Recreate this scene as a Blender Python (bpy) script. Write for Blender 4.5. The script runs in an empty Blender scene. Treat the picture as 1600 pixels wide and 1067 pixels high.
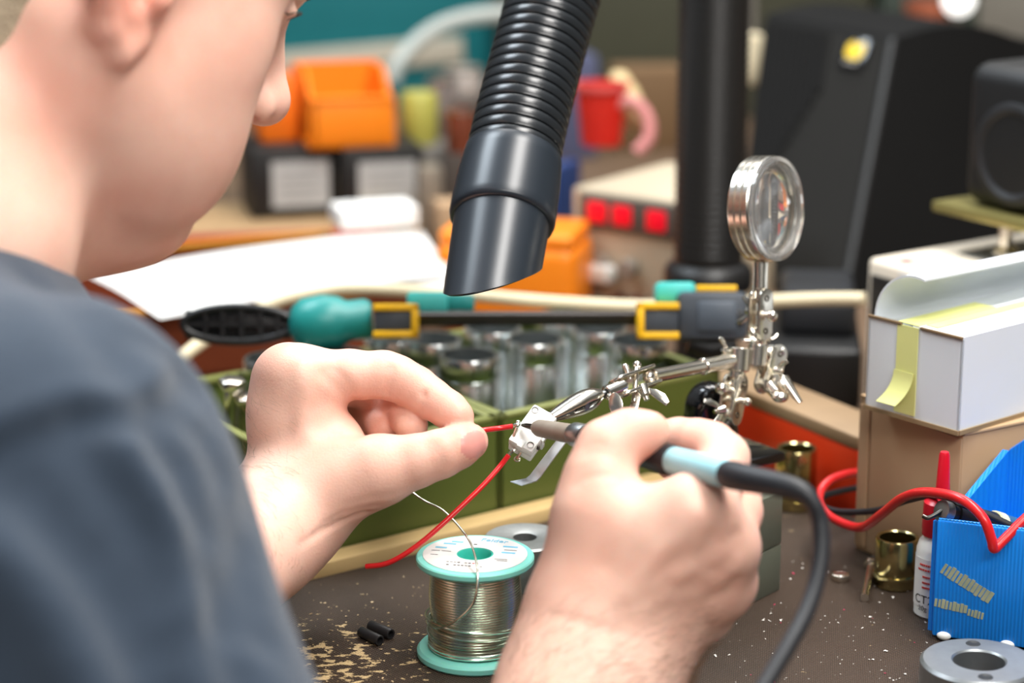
import bpy, bmesh, math, random
import numpy as np
from mathutils import Vector, Matrix, Euler, Quaternion
random.seed(7); rng = np.random.default_rng(7)
C = bpy.context.scene.collection
R = math.radians

# ------------------------------------------------------------------ camera, world, lights, exposure
PITCH = 15.0; LENS = 80.0; FP = LENS/36*1600; CAMZ = 0.42
cam_d = bpy.data.cameras.new('camera'); cam = bpy.data.objects.new('camera', cam_d); C.objects.link(cam)
cam_d.lens = LENS; cam_d.sensor_width = 36; cam_d.clip_start = .02; cam_d.clip_end = 30
cam.location = (0, 0, CAMZ); cam.rotation_euler = (R(90-PITCH), 0, 0)
cam_d.dof.use_dof = True; cam_d.dof.focus_distance = 1.075; cam_d.dof.aperture_fstop = 4.8
bpy.context.scene.camera = cam
vs = bpy.context.scene.view_settings
vs.view_transform = 'Standard'; vs.look = 'None'; vs.gamma = 1; vs.use_curve_mapping = False
vs.exposure = 0.22

world = bpy.data.worlds.new('room_light'); bpy.context.scene.world = world; world.use_nodes = True
wn = world.node_tree; wn.nodes.clear()
wo = wn.nodes.new('ShaderNodeOutputWorld'); wb = wn.nodes.new('ShaderNodeBackground')
wt = wn.nodes.new('ShaderNodeTexCoord'); wm = wn.nodes.new('ShaderNodeSeparateXYZ'); wr = wn.nodes.new('ShaderNodeValToRGB')
wn.links.new(wt.outputs['Generated'], wm.inputs[0]); wn.links.new(wm.outputs['Z'], wr.inputs[0])
wr.color_ramp.elements[0].position = 0.0; wr.color_ramp.elements[0].color = (.16, .145, .13, 1)
wr.color_ramp.elements[1].position = .75; wr.color_ramp.elements[1].color = (.85, .92, 1.0, 1)
e = wr.color_ramp.elements.new(.18); e.color = (.50, .49, .48, 1)
wy = wn.nodes.new('ShaderNodeMapRange'); wy.inputs[1].default_value = -.9; wy.inputs[2].default_value = .3; wy.inputs[3].default_value = .25; wy.inputs[4].default_value = 1.0
wn.links.new(wm.outputs['Y'], wy.inputs[0]); wx = wn.nodes.new('ShaderNodeVectorMath'); wx.operation = 'SCALE'
wn.links.new(wr.outputs[0], wx.inputs[0]); wn.links.new(wy.outputs[0], wx.inputs['Scale']); wn.links.new(wx.outputs[0], wb.inputs[0]); wb.inputs[1].default_value = .37; wn.links.new(wb.outputs[0], wo.inputs[0])

def area(name, loc, target, sx, sy, watts, col):
    l = bpy.data.lights.new(name, 'AREA'); l.shape = 'RECTANGLE'; l.size = sx; l.size_y = sy; l.energy = watts; l.color = col
    o = bpy.data.objects.new(name, l); C.objects.link(o); o.location = loc
    o.rotation_euler = (Vector(target)-Vector(loc)).to_track_quat('-Z', 'Y').to_euler(); return o
area('ceiling_lamp_bench', (.42, .98, 1.35), (.0, .98, .05), 1.1, .34, 27, (1, .97, .93))
area('fill_light_left', (-.75, 1.55, 1.5), (-.1, 1.1, .05), .9, .5, 21, (.82, .92, 1))  # unseen cool area light, added to brighten the left hand and hose
area('fill_light_camera_side', (.55, -.55, 1.4), (.2, 1.05, .05), 1.2, .4, 25, (1, .97, .93))  # unseen area light behind the camera, added to lift camera-facing sides
area('area_light_back', (.3, 2.5, 1.9), (.2, 2.0, 0), 1.4, .6, 21, (1, .97, .93))  # unseen area light above the background

# ------------------------------------------------------------------ helpers
CP, SP = math.cos(R(PITCH)), math.sin(R(PITCH))
def ray(px, py):
    u = (px-800)/FP; v = -(py-533.5)/FP
    return Vector((u, CP+v*SP, -SP+v*CP))
def W(px, py, d): return Vector((0, 0, CAMZ)) + ray(px, py)*d
def G(px, py, z=0.0):
    r = ray(px, py); return Vector((0, 0, CAMZ)) + r*((z-CAMZ)/r.z)
def lin(c):
    c = c/255.0
    return c/12.92 if c <= .04045 else ((c+.055)/1.055)**2.4
def rgb(c): return (lin(c[0]), lin(c[1]), lin(c[2]), 1)

MATS = {}
def mat(name, col, rough=.5, metal=0.0, var=.10, scale=30, bump=0.0, bscale=300, coat=0.0, sss=0.0, trans=0.0, spec=.5, ior=1.45, emit=0.0, col2=None, aniso=0):
    if name in MATS: return MATS[name]
    m = bpy.data.materials.new(name); m.use_nodes = True; t = m.node_tree; b = t.nodes['Principled BSDF']
    tc = t.nodes.new('ShaderNodeTexCoord'); nz = t.nodes.new('ShaderNodeTexNoise'); nz.inputs['Scale'].default_value = scale; nz.inputs['Detail'].default_value = 4
    t.links.new(tc.outputs['Object'], nz.inputs['Vector'])
    mx = t.nodes.new('ShaderNodeMix'); mx.data_type = 'RGBA'; t.links.new(nz.outputs['Fac'], mx.inputs[0])
    c = rgb(col)
    a = tuple(max(0, x*(1-var)) for x in c[:3])+(1,); z = tuple(x*(1+var) for x in c[:3])+(1,) if col2 is None else rgb(col2)
    mx.inputs[6].default_value = a; mx.inputs[7].default_value = z
    t.links.new(mx.outputs[2], b.inputs['Base Color'])
    b.inputs['Roughness'].default_value = rough; b.inputs['Metallic'].default_value = metal
    b.inputs['Coat Weight'].default_value = coat; b.inputs['Coat Roughness'].default_value = .15
    b.inputs['IOR'].default_value = ior; b.inputs['Transmission Weight'].default_value = trans
    b.inputs['Specular IOR Level'].default_value = spec
    if sss:
        b.inputs['Subsurface Weight'].default_value = sss; b.inputs['Subsurface Radius'].default_value = (.012, .004, .002); b.inputs['Subsurface Scale'].default_value = .6
    if emit:
        t.links.new(mx.outputs[2], b.inputs['Emission Color']); b.inputs['Emission Strength'].default_value = emit
    if bump:
        n2 = t.nodes.new('ShaderNodeTexNoise'); n2.inputs['Scale'].default_value = bscale; n2.inputs['Detail'].default_value = 3
        t.links.new(tc.outputs['Object'], n2.inputs['Vector'])
        bp = t.nodes.new('ShaderNodeBump'); bp.inputs['Strength'].default_value = bump; bp.inputs['Distance'].default_value = .002
        t.links.new(n2.outputs['Fac'], bp.inputs['Height']); t.links.new(bp.outputs[0], b.inputs['Normal'])
    MATS[name] = m; return m

def frame(o, z, x=None):
    z = Vector(z).normalized()
    if x is None: x = Vector((1, 0, 0)) if abs(z.x) < .9 else Vector((0, 1, 0))
    x = Vector(x); x = (x - z*x.dot(z)).normalized(); y = z.cross(x)
    m = Matrix((x, y, z)).transposed().to_4x4(); m.translation = Vector(o); return m
def rotz(o, deg):
    m = Matrix.Rotation(R(deg), 4, 'Z'); m.translation = Vector(o); return m

class MB:
    """collects shapes into one mesh"""
    def __init__(s): s.bm = bmesh.new()
    def _add(s, verts, faces, M=None):
        vv = [s.bm.verts.new(M @ Vector(v) if M else Vector(v)) for v in verts]
        for f in faces:
            try: s.bm.faces.new([vv[i] for i in f])
            except ValueError: pass
        return s
    def box(s, size, M=None, c=(0, 0, 0), bevel=0.0, seg=2):
        b = bmesh.new(); bmesh.ops.create_cube(b, size=1)
        for v in b.verts: v.co = Vector((v.co.x*size[0]+c[0], v.co.y*size[1]+c[1], v.co.z*size[2]+c[2]))
        if bevel: bmesh.ops.bevel(b, geom=b.edges[:], offset=bevel, segments=seg, affect='EDGES', profile=.5)
        return s._take(b, M)
    def _take(s, b, M=None):
        b.verts.ensure_lookup_table(); b.verts.index_update()
        s._add([v.co.copy() for v in b.verts], [[v.index for v in f.verts] for f in b.faces], M); b.free(); return s
    def lathe(s, prof, M=None, n=48):
        v = []; f = []; rows = []
        for (r, z) in prof:
            if r < 1e-7: rows.append([len(v)]); v.append((0, 0, z))
            else:
                rows.append(list(range(len(v), len(v)+n))); v += [(r*math.cos(2*math.pi*i/n), r*math.sin(2*math.pi*i/n), z) for i in range(n)]
        for a, b in zip(rows, rows[1:]):
            for i in range(n):
                j = (i+1) % n
                if len(a) == 1 and len(b) == 1: continue
                if len(a) == 1: f.append((a[0], b[j], b[i]))
                elif len(b) == 1: f.append((a[i], a[j], b[0]))
                else: f.append((a[i], a[j], b[j], b[i]))
        return s._add(v, f, M)
    def cyl(s, a, b, r, r2=None, n=32, bev=0.0):
        a = Vector(a); b = Vector(b); L = (b-a).length; r2 = r if r2 is None else r2
        if bev: p = [(0, 0), (r-bev, 0), (r, bev), (r2, L-bev), (r2-bev, L), (0, L)]
        else: p = [(0, 0), (r, 0), (r2, L), (0, L)]
        return s.lathe(p, frame(a, b-a), n)
    def tube(s, pts, r, n=12, M=None, cap=True, closed=False, flat=None):
        pts = [Vector(p) for p in pts]; N = len(pts)
        rs = r if isinstance(r, (list, tuple)) else [r]*N
        t0 = (pts[1]-pts[0]).normalized(); u = t0.orthogonal().normalized(); v = []; f = []
        for i, p in enumerate(pts):
            if closed: t = (pts[(i+1) % N]-pts[i-1]).normalized()
            else: t = (pts[min(i+1, N-1)]-pts[max(i-1, 0)]).normalized()
            u = (u - t*u.dot(t))
            u = u.normalized() if u.length > 1e-9 else t.orthogonal().normalized()
            w = t.cross(u)
            v += [p + (u*math.cos(2*math.pi*k/n) + w*math.sin(2*math.pi*k/n))*rs[i] for k in range(n)]
        for i in range(N if closed else N-1):
            a = i*n; b = ((i+1) % N)*n
            f += [(a+k, a+(k+1) % n, b+(k+1) % n, b+k) for k in range(n)]
        if cap and not closed: f += [tuple(range(n-1, -1, -1)), tuple(range((N-1)*n, N*n))]
        return s._add(v, f, M)
    def prism(s, poly, h, M=None, bevel=0.0):
        b = bmesh.new(); lo = [b.verts.new((x, y, 0)) for x, y in poly]; hi = [b.verts.new((x, y, h)) for x, y in poly]; n = len(poly)
        b.faces.new(lo[::-1]); b.faces.new(hi)
        for i in range(n): b.faces.new((lo[i], lo[(i+1) % n], hi[(i+1) % n], hi[i]))
        bmesh.ops.recalc_face_normals(b, faces=b.faces[:])
        if bevel: bmesh.ops.bevel(b, geom=b.edges[:], offset=bevel, segments=2, affect='EDGES', profile=.5)
        return s._take(b, M)
    def sphere(s, c, r, M=None, n=16):
        r = r if isinstance(r, (list, tuple)) else (r, r, r)
        b = bmesh.new(); bmesh.ops.create_uvsphere(b, u_segments=n*2, v_segments=n, radius=1)
        for v in b.verts: v.co = Vector((v.co.x*r[0]+c[0], v.co.y*r[1]+c[1], v.co.z*r[2]+c[2]))
        return s._take(b, M)
    def quadgrid(s, fn, nu, nv, th=0.0):
        """surface fn(u,v) with thickness th along its normal"""
        P = [[Vector(fn(i/nu, j/nv)) for j in range(nv+1)] for i in range(nu+1)]
        v = [p for row in P for p in row]; k = nv+1
        f = [(i*k+j, (i+1)*k+j, (i+1)*k+j+1, i*k+j+1) for i in range(nu) for j in range(nv)]
        if th:
            b = bmesh.new(); vv = [b.verts.new(p) for p in v]
            for q in f: b.faces.new([vv[i] for i in q])
            b.normal_update()
            bmesh.ops.solidify(b, geom=b.faces[:], thickness=th); return s._take(b)
        return s._add(v, f)

TM = {}
def setp(o, label, cat, group=None, kind=None):
    if label: o['label'] = label
    if cat: o['category'] = cat
    if group: o['group'] = group
    if kind: o['kind'] = kind
    return o
def thing(name, label, cat, M=None, group=None):
    o = bpy.data.objects.new(name, None); o.empty_display_size = .02; C.objects.link(o)
    M = Matrix() if M is None else (M if isinstance(M, Matrix) else Matrix.Translation(Vector(M)))
    o.matrix_basis = M; TM[o.name] = M.copy(); return setp(o, label, cat, group)
def obj(name, mb, m, parent=None, world=False, origin=None, ang=38, smooth=True, label=None):
    """links an MB (or ready mesh) as ONE mesh object; world=True: geometry is in world coordinates"""
    if isinstance(mb, MB):
        bmesh.ops.recalc_face_normals(mb.bm, faces=mb.bm.faces[:])
        me = bpy.data.meshes.new(name); mb.bm.to_mesh(me); mb.bm.free()
    else: me = mb
    o = bpy.data.objects.new(name, me); C.objects.link(o)
    PM = Matrix()
    if parent is not None:
        o.parent = parent; PM = TM.get(parent.name, Matrix())
    if origin is not None: M = Matrix.Translation(Vector(origin)) if not isinstance(origin, Matrix) else origin
    else: M = PM if (world and parent is not None) else Matrix()
    if world:
        me.transform(M.inverted()); o.matrix_basis = PM.inverted() @ M; TM[o.name] = M.copy()
    else:
        L = M if origin is not None else Matrix()
        o.matrix_basis = L; TM[o.name] = PM @ L
    if m is not None: me.materials.append(m)
    if smooth:
        for p in me.polygons: p.use_smooth = True
        me.set_sharp_from_angle(angle=R(ang))
    if label: o['label'] = label
    return o
def single(name, mb, m, label, cat, origin, group=None, **k):
    """a thing that is one mesh, geometry in world coordinates"""
    return setp(obj(name, mb, m, world=True, origin=origin, **k), label, cat, group)
def struct(name, mb, m, **k):
    o = obj(name, mb, m, **k); o['kind'] = 'structure'; return o
def cr(pts, n=8):
    P = [Vector(p) for p in pts]; P = [P[0]*2-P[1]] + P + [P[-1]*2-P[-2]]; out = []
    for i in range(1, len(P)-2):
        for k in range(n):
            t = k/n; a, b, c, d = P[i-1], P[i], P[i+1], P[i+2]
            out.append(.5*((2*b)+(c-a)*t+(2*a-5*b+4*c-d)*t*t+(3*b-a-3*c+d)*t**3))
    out.append(P[-2]); return out
def text_mesh(body, size, M, ext=.00015):
    cu = bpy.data.curves.new('t', 'FONT'); cu.body = body; cu.size = size; cu.extrude = ext; cu.align_x = 'CENTER'; cu.align_y = 'CENTER'
    o = bpy.data.objects.new('t', cu); C.objects.link(o)
    dg = bpy.context.evaluated_depsgraph_get(); me = bpy.data.meshes.new_from_object(o.evaluated_get(dg))
    bpy.data.objects.remove(o); bpy.data.curves.remove(cu); me.transform(M); return me

# ------------------------------------------------------------------ smooth volumes (bodies) -> one surface
class Field:
    def __init__(s, lo, hi, vox):
        s.lo = np.array(lo, float); s.vox = vox; s.n = np.ceil((np.array(hi)-s.lo)/vox).astype(int)+1
        ax = [s.lo[i]+vox*np.arange(s.n[i]) for i in range(3)]; s.ax = ax
        s.d = np.full(s.n, .03, np.float32)
    def sub(s, lo, hi):
        a = np.clip(np.floor((np.array(lo)-s.lo)/s.vox).astype(int), 0, s.n); b = np.clip(np.ceil((np.array(hi)-s.lo)/s.vox).astype(int)+1, 0, s.n)
        sl = tuple(slice(a[i], b[i]) for i in range(3))
        X = s.ax[0][sl[0]][:, None, None]; Y = s.ax[1][sl[1]][None, :, None]; Z = s.ax[2][sl[2]][None, None, :]
        return sl, X, Y, Z
    def put(s, fn, lo, hi, k, carve=False):
        m = .014+k
        sl, X, Y, Z = s.sub(np.array(lo)-m, np.array(hi)+m)
        if any(x.stop <= x.start for x in sl): return s
        b = fn(X, Y, Z); a = s.d[sl]
        if carve:
            b = -b; h = np.maximum(k-np.abs(a-b), 0)/k if k else 0*a; s.d[sl] = np.maximum(a, b)+h*h*k/4
        else:
            h = np.maximum(k-np.abs(a-b), 0)/k if k else 0*a; s.d[sl] = np.minimum(a, b)-h*h*k/4
        return s
    def cap(s, a, b, ra, rb=None, k=.006, carve=False):
        rb = ra if rb is None else rb; a = np.array(a, float); b = np.array(b, float); ab = b-a; L2 = max(ab @ ab, 1e-12)
        def fn(X, Y, Z):
            t = np.clip(((X-a[0])*ab[0]+(Y-a[1])*ab[1]+(Z-a[2])*ab[2])/L2, 0, 1)
            return np.sqrt((X-a[0]-t*ab[0])**2+(Y-a[1]-t*ab[1])**2+(Z-a[2]-t*ab[2])**2)-(ra+(rb-ra)*t)
        r = max(ra, rb); return s.put(fn, np.minimum(a, b)-r, np.maximum(a, b)+r, k, carve)
    def chain(s, pts, rs, k=.004):
        for i in range(len(pts)-1): s.cap(pts[i], pts[i+1], rs[i], rs[i+1], k)
        return s
    def ell(s, c, r, k=.008, carve=False, Q=None):
        c = np.array(c, float); r = np.array(r, float)
        Qi = None if Q is None else np.array(Q.to_3x3().transposed())
        def fn(X, Y, Z):
            x, y, z = X-c[0], Y-c[1], Z-c[2]
            if Qi is not None: x, y, z = (Qi[i][0]*x+Qi[i][1]*y+Qi[i][2]*z for i in range(3))
            k0 = np.sqrt((x/r[0])**2+(y/r[1])**2+(z/r[2])**2); k1 = np.sqrt((x/r[0]**2)**2+(y/r[1]**2)**2+(z/r[2]**2)**2)+1e-9
            return k0*(k0-1)/k1
        q = r if Q is None else np.array([r.max()]*3)
        return s.put(fn, c-q, c+q, k, carve)
    def crease(s, pts, w, depth):
        """groove (depth>0) or ridge (depth<0) along a polyline"""
        P = [np.array(p, float) for p in pts]; lo = np.min(P, 0)-3*w; hi = np.max(P, 0)+3*w
        sl, X, Y, Z = s.sub(lo, hi)
        if any(x.stop <= x.start for x in sl): return s
        best = None
        for a, b in zip(P, P[1:]):
            ab = b-a; L2 = max(ab @ ab, 1e-12); t = np.clip(((X-a[0])*ab[0]+(Y-a[1])*ab[1]+(Z-a[2])*ab[2])/L2, 0, 1)
            q = (X-a[0]-t*ab[0])**2+(Y-a[1]-t*ab[1])**2+(Z-a[2]-t*ab[2])**2
            best = q if best is None else np.minimum(best, q)
        s.d[sl] += (depth*np.exp(-best/(w*w))).astype(np.float32); return s
    def hit(s, px, py):
        """first point of the volume met along the view line of a picture point"""
        for d in np.arange(.60, 1.20, .0006):
            p = W(px, py, d); i = np.round((np.array(p)-s.lo)/s.vox).astype(int)
            if (i >= 0).all() and (i < s.n).all() and s.d[tuple(i)] < 0: return p
        return None
    def scribe(s, pts, w, depth, n=5):
        h = [s.hit(p.x, p.y) for p in cr([(a, b, 0) for a, b in pts], n)]; h = [p for p in h if p is not None]
        if len(h) > 1: s.crease(h, w, depth)
        return s
    def mesh(s, M=None, smooth=1):
        d = s.d; n = d.shape; neg = d < 0
        c = [neg[i:n[0]-1+i, j:n[1]-1+j, k:n[2]-1+k] for i in (0, 1) for j in (0, 1) for k in (0, 1)]
        sm = np.zeros([x-1 for x in n], np.int8)
        for q in c: sm += q
        cells = np.argwhere((sm > 0) & (sm < 8)); idx = np.full(sm.shape, -1, np.int64); idx[tuple(cells.T)] = np.arange(len(cells))
        pos = np.zeros((len(cells), 3)); cnt = np.zeros(len(cells))
        for axis in range(3):
            o1, o2 = [x for x in range(3) if x != axis]
            for p in (0, 1):
                for q in (0, 1):
                    off = np.zeros(3, int); off[o1] = p; off[o2] = q; A = cells+off; B = A.copy(); B[:, axis] += 1
                    a = d[tuple(A.T)]; b = d[tuple(B.T)]; x = (a < 0) != (b < 0)
                    t = np.where(x, a/(a-b+1e-20), 0); pt = A.astype(float); pt[:, axis] += t
                    pos[x] += pt[x]; cnt[x] += 1
        pos /= cnt[:, None]; V = s.lo+pos*s.vox; F = []
        for axis in range(3):
            o1, o2 = (axis+1) % 3, (axis+2) % 3
            sa = [slice(None)]*3; sb = [slice(None)]*3; sa[axis] = slice(0, n[axis]-1); sb[axis] = slice(1, n[axis])
            na, nb = neg[tuple(sa)], neg[tuple(sb)]; E = np.argwhere(na != nb)
            ok = (E[:, o1] > 0) & (E[:, o2] > 0) & (E[:, o1] < n[o1]-1) & (E[:, o2] < n[o2]-1); E = E[ok]
            fl = na[tuple(E.T)]
            def at(p, q):
                e = E.copy(); e[:, o1] -= p; e[:, o2] -= q; return idx[tuple(e.T)]
            quad = np.stack([at(1, 1), at(0, 1), at(0, 0), at(1, 0)], 1); quad[~fl] = quad[~fl][:, ::-1]; F.append(quad)
        F = np.concatenate(F); F = F[(F >= 0).all(1)]
        for _ in range(smooth):
            acc = np.zeros_like(V); ct = np.zeros(len(V))
            for i in range(4):
                a, b = F[:, i], F[:, (i+1) % 4]
                for x, y in ((a, b), (b, a)):
                    np.add.at(acc, x, V[y]); np.add.at(ct, x, 1)
            V = V*.5+.5*acc/np.maximum(ct, 1)[:, None]
        if M is not None:
            A = np.array(M); V = V @ A[:3, :3].T+A[:3, 3]
        return V, F
def np_mesh(name, VF):
    Vs = []; Fs = []; o = 0
    for V, F in VF: Vs.append(V); Fs.append(F+o); o += len(V)
    V = np.concatenate(Vs); F = np.concatenate(Fs)
    me = bpy.data.meshes.new(name); me.vertices.add(len(V)); me.vertices.foreach_set('co', V.astype(np.float32).ravel())
    me.loops.add(F.size); me.loops.foreach_set('vertex_index', F.astype(np.int32).ravel())
    me.polygons.add(len(F)); me.polygons.foreach_set('loop_start', np.arange(0, F.size, 4, dtype=np.int32))
    me.update(calc_edges=True); me.validate(); return me
# ------------------------------------------------------------------ setting
E1 = Vector((.805, .593, 0)); E2 = Vector((.593, -.805, 0)); NB = Vector((-.593, .805, 0))
def bframe(o, x=E1):
    x = Vector(x).normalized(); return frame(o, (0, 0, 1), x)
WOODP = mat('pale_wood', (206, 176, 122), rough=.6, var=.2, scale=18)
WALLM = mat('wall_paint', (150, 146, 134), rough=.8, var=.06, scale=4)
struct('floor', MB().box((7, 8, .04), c=(.3, 1.2, -.92)), mat('floor_concrete', (120, 116, 110), rough=.7))
struct('wall_back', MB().box((7, .08, 3.2), c=(.3, 4.2, .7)), WALLM)
struct('wall_right', MB().box((.08, 8, 3.2), c=(3.4, 1.2, .7)), WALLM)
TABM = mat('bench_laminate', (104, 82, 62), rough=.55, var=.22, scale=9)
wbn = thing('workbench', 'brown wooden workbench that carries everything in the picture', 'workbench', (.5, 2.0, -.9))
poly = [(.03, .48), (-.20, 1.15), (-.62, 1.7), (-1.2, 3.5), (1.9, 3.5), (1.9, .48)]
obj('tabletop', MB().prism(poly, .04, Matrix.Translation((0, 0, -.044))), TABM, wbn, world=True)
for x, y in ((.12, .62), (1.75, .62), (1.75, 3.3), (-.95, 3.3)): obj('leg', MB().box((.07, .07, .856), c=(x, y, -.472)), TABM, wbn, world=True)

def mat_mesh():
    m = bpy.data.materials.new('worn_mesh_board'); m.use_nodes = True; t = m.node_tree; b = t.nodes['Principled BSDF']; N = t.nodes.new; Lk = t.links.new
    tc = N('ShaderNodeTexCoord'); mp = N('ShaderNodeMapping'); mp.inputs['Rotation'].default_value = (0, 0, R(52)); Lk(tc.outputs['Object'], mp.inputs[0])
    ws = []
    for d in ('X', 'Y'):
        w = N('ShaderNodeTexWave'); w.bands_direction = d; w.inputs['Scale'].default_value = 225; w.inputs['Distortion'].default_value = .35; w.inputs['Detail'].default_value = 1; w.inputs['Detail Scale'].default_value = .3
        Lk(mp.outputs[0], w.inputs[0]); ws.append(w)
    mul = N('ShaderNodeMath'); mul.operation = 'MULTIPLY'; Lk(ws[0].outputs['Fac'], mul.inputs[0]); Lk(ws[1].outputs['Fac'], mul.inputs[1])
    nz = N('ShaderNodeTexNoise'); nz.inputs['Scale'].default_value = 15; nz.inputs['Detail'].default_value = 6; Lk(tc.outputs['Object'], nz.inputs[0])
    rp = N('ShaderNodeValToRGB'); rp.color_ramp.elements[0].color = rgb((27, 20, 15)); rp.color_ramp.elements[1].color = rgb((52, 39, 31)); rp.color_ramp.elements[0].position = .3; rp.color_ramp.elements[1].position = .7; Lk(nz.outputs['Fac'], rp.inputs[0])
    m1 = N('ShaderNodeMix'); m1.data_type = 'RGBA'; m1.inputs[7].default_value = rgb((128, 106, 88)); Lk(rp.outputs[0], m1.inputs[6])
    g = N('ShaderNodeMath'); g.operation = 'MULTIPLY'; g.inputs[1].default_value = .75; Lk(mul.outputs[0], g.inputs[0]); Lk(g.outputs[0], m1.inputs[0])
    # worn-through chips down to the pale wood, thickest in one corner, and stretched along the scratches
    mp2 = N('ShaderNodeMapping'); mp2.inputs['Rotation'].default_value = (0, 0, R(-14)); mp2.inputs['Scale'].default_value = (1, 1.7, 1); Lk(tc.outputs['Object'], mp2.inputs[0])
    n3 = N('ShaderNodeTexNoise'); n3.inputs['Scale'].default_value = 115; n3.inputs['Detail'].default_value = 4; n3.inputs['Roughness'].default_value = .6; Lk(mp2.outputs[0], n3.inputs[0])
    n4 = N('ShaderNodeTexNoise'); n4.inputs['Scale'].default_value = 15; n4.inputs['Detail'].default_value = 2; Lk(tc.outputs['Object'], n4.inputs[0])
    vd = N('ShaderNodeVectorMath'); vd.operation = 'DISTANCE'; vd.inputs[1].default_value = (-.085, .985, 0); Lk(tc.outputs['Object'], vd.inputs[0])
    mr = N('ShaderNodeMapRange'); mr.inputs[1].default_value = .0; mr.inputs[2].default_value = .105; mr.inputs[3].default_value = .22; mr.inputs[4].default_value = .0; Lk(vd.outputs['Value'], mr.inputs[0])
    a1 = N('ShaderNodeMath'); a1.operation = 'ADD'; Lk(n3.outputs['Fac'], a1.inputs[0]); Lk(mr.outputs[0], a1.inputs[1])
    m2 = N('ShaderNodeMath'); m2.operation = 'MULTIPLY_ADD'; m2.inputs[1].default_value = .22; Lk(n4.outputs['Fac'], m2.inputs[0]); Lk(a1.outputs[0], m2.inputs[2])
    cr2 = N('ShaderNodeValToRGB'); cr2.color_ramp.elements[0].position = .835; cr2.color_ramp.elements[1].position = .86; Lk(m2.outputs[0], cr2.inputs[0])
    m3 = N('ShaderNodeMix'); m3.data_type = 'RGBA'; m3.inputs[7].default_value = rgb((216, 188, 140)); Lk(m1.outputs[2], m3.inputs[6]); Lk(cr2.outputs[0], m3.inputs[0])
    Lk(m3.outputs[2], b.inputs['Base Color']); b.inputs['Roughness'].default_value = .5; b.inputs['Specular IOR Level'].default_value = .3
    bp = N('ShaderNodeBump'); bp.inputs['Strength'].default_value = .9; bp.inputs['Distance'].default_value = .0008; Lk(mul.outputs[0], bp.inputs['Height']); Lk(bp.outputs[0], b.inputs['Normal'])
    return m
M0 = Vector((-.114, 1.087, 0))                                       # a point of the mat's back edge
RD = Vector((.5, -.866, 0)); RN = Vector((.866, .5, 0)); R0 = Vector((.152, 1.257, 0))
a = M0-E1*.065; b_ = M0+E1*.30; c_ = R0+RD*.14
mp = [(.03, .50), (a.x, a.y), (b_.x, b_.y), (c_.x+.02, c_.y), (.33, .95), (.34, .50)]
single('bench_mat', MB().prism(mp, .0035, Matrix.Translation((0, 0, -.0035))), mat_mesh(), 'dark brown textured board with worn pale chips lying on the bench under the hands', 'work mat', None)

# wooden batten along the back of the board
single('wooden_batten', MB().box((.40, .015, .011), bframe(M0+E1*.135+NB*.0083+Vector((0, 0, .0015))), bevel=.001), WOODP,
       'pale wooden batten along the back edge of the board in front of the green boxes', 'batten', bframe(M0+NB*.0083))

# olive steel boxes with sleeves standing in them
OLIVE = mat('olive_enamel', (82, 94, 40), rough=.42, var=.10, scale=14, coat=.15)
FL = M0+NB*.0175; s0 = (Vector((.0052, 1.172, 0))-M0).dot(E1)
def steel_box(s_a, s_b, depth, label):
    o = FL+E1*(s0+s_a); L = s_b-s_a-.0006; h = .062
    t = thing('steel_box', label, 'steel box', bframe(o+Vector((0, 0, -.004))), 'olive steel boxes behind the batten')
    m = MB(); w = .0025
    m.box((L, depth, w), c=(L/2, depth/2, w/2)); m.box((L, w, h), c=(L/2, w/2, h/2)); m.box((L, w, h), c=(L/2, depth-w/2, h/2))
    m.box((w, depth, h), c=(w/2, depth/2, h/2)); m.box((w, depth, h), c=(L-w/2, depth/2, h/2)); obj('body', m, OLIVE, t)
    m = MB()
    for (x, y, X, Y) in ((0, 0, L, .006), (0, depth-.006, L, depth), (0, 0, .006, depth), (L-.006, 0, L, depth)): m.box((X-x, Y-y, .004), c=((x+X)/2, (y+Y)/2, h), bevel=.001)
    obj('rim', m, mat('olive_rim', (118, 122, 66), rough=.45), t); return t
steel_box(-.133, 0, .165, 'olive green steel box on the left, behind the hand that holds the red wire')
steel_box(0, .160, .165, 'olive green steel box on the right, behind the white switch, full of steel sleeves')
# ------------------------------------------------------------------ solder spool
CHROME = mat('bright_nickel', (232, 226, 214), rough=.23, metal=1, var=.04, scale=60)
ZINC = mat('zinc_plate', (212, 224, 232), rough=.24, metal=1, var=.10, scale=30, col2=(236, 232, 222))
STEEL = mat('dull_steel', (150, 152, 152), rough=.36, metal=1, var=.15, scale=40)
BLACKP = mat('black_plastic', (17, 17, 18), rough=.42, var=.1)
BLACKG = mat('black_gloss', (14, 14, 15), rough=.10, coat=.8)
RUB = mat('black_rubber', (34, 36, 40), rough=.5, var=.1)
REDW = mat('red_wire_skin', (206, 30, 34), rough=.32, coat=.2)
BRASSZ = mat('yellow_zinc', (196, 178, 112), rough=.20, metal=1, var=.2, scale=25, col2=(206, 196, 150))
WHITEP = mat('white_plastic', (236, 236, 230), rough=.38, sss=.05)
CREAM = mat('cream_plastic', (216, 202, 170), rough=.45)
TEALS = mat('mint_plastic', (140, 226, 212), rough=.36, sss=.2)
PAPER = mat('white_paper', (228, 226, 222), rough=.8, var=.02)

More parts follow.
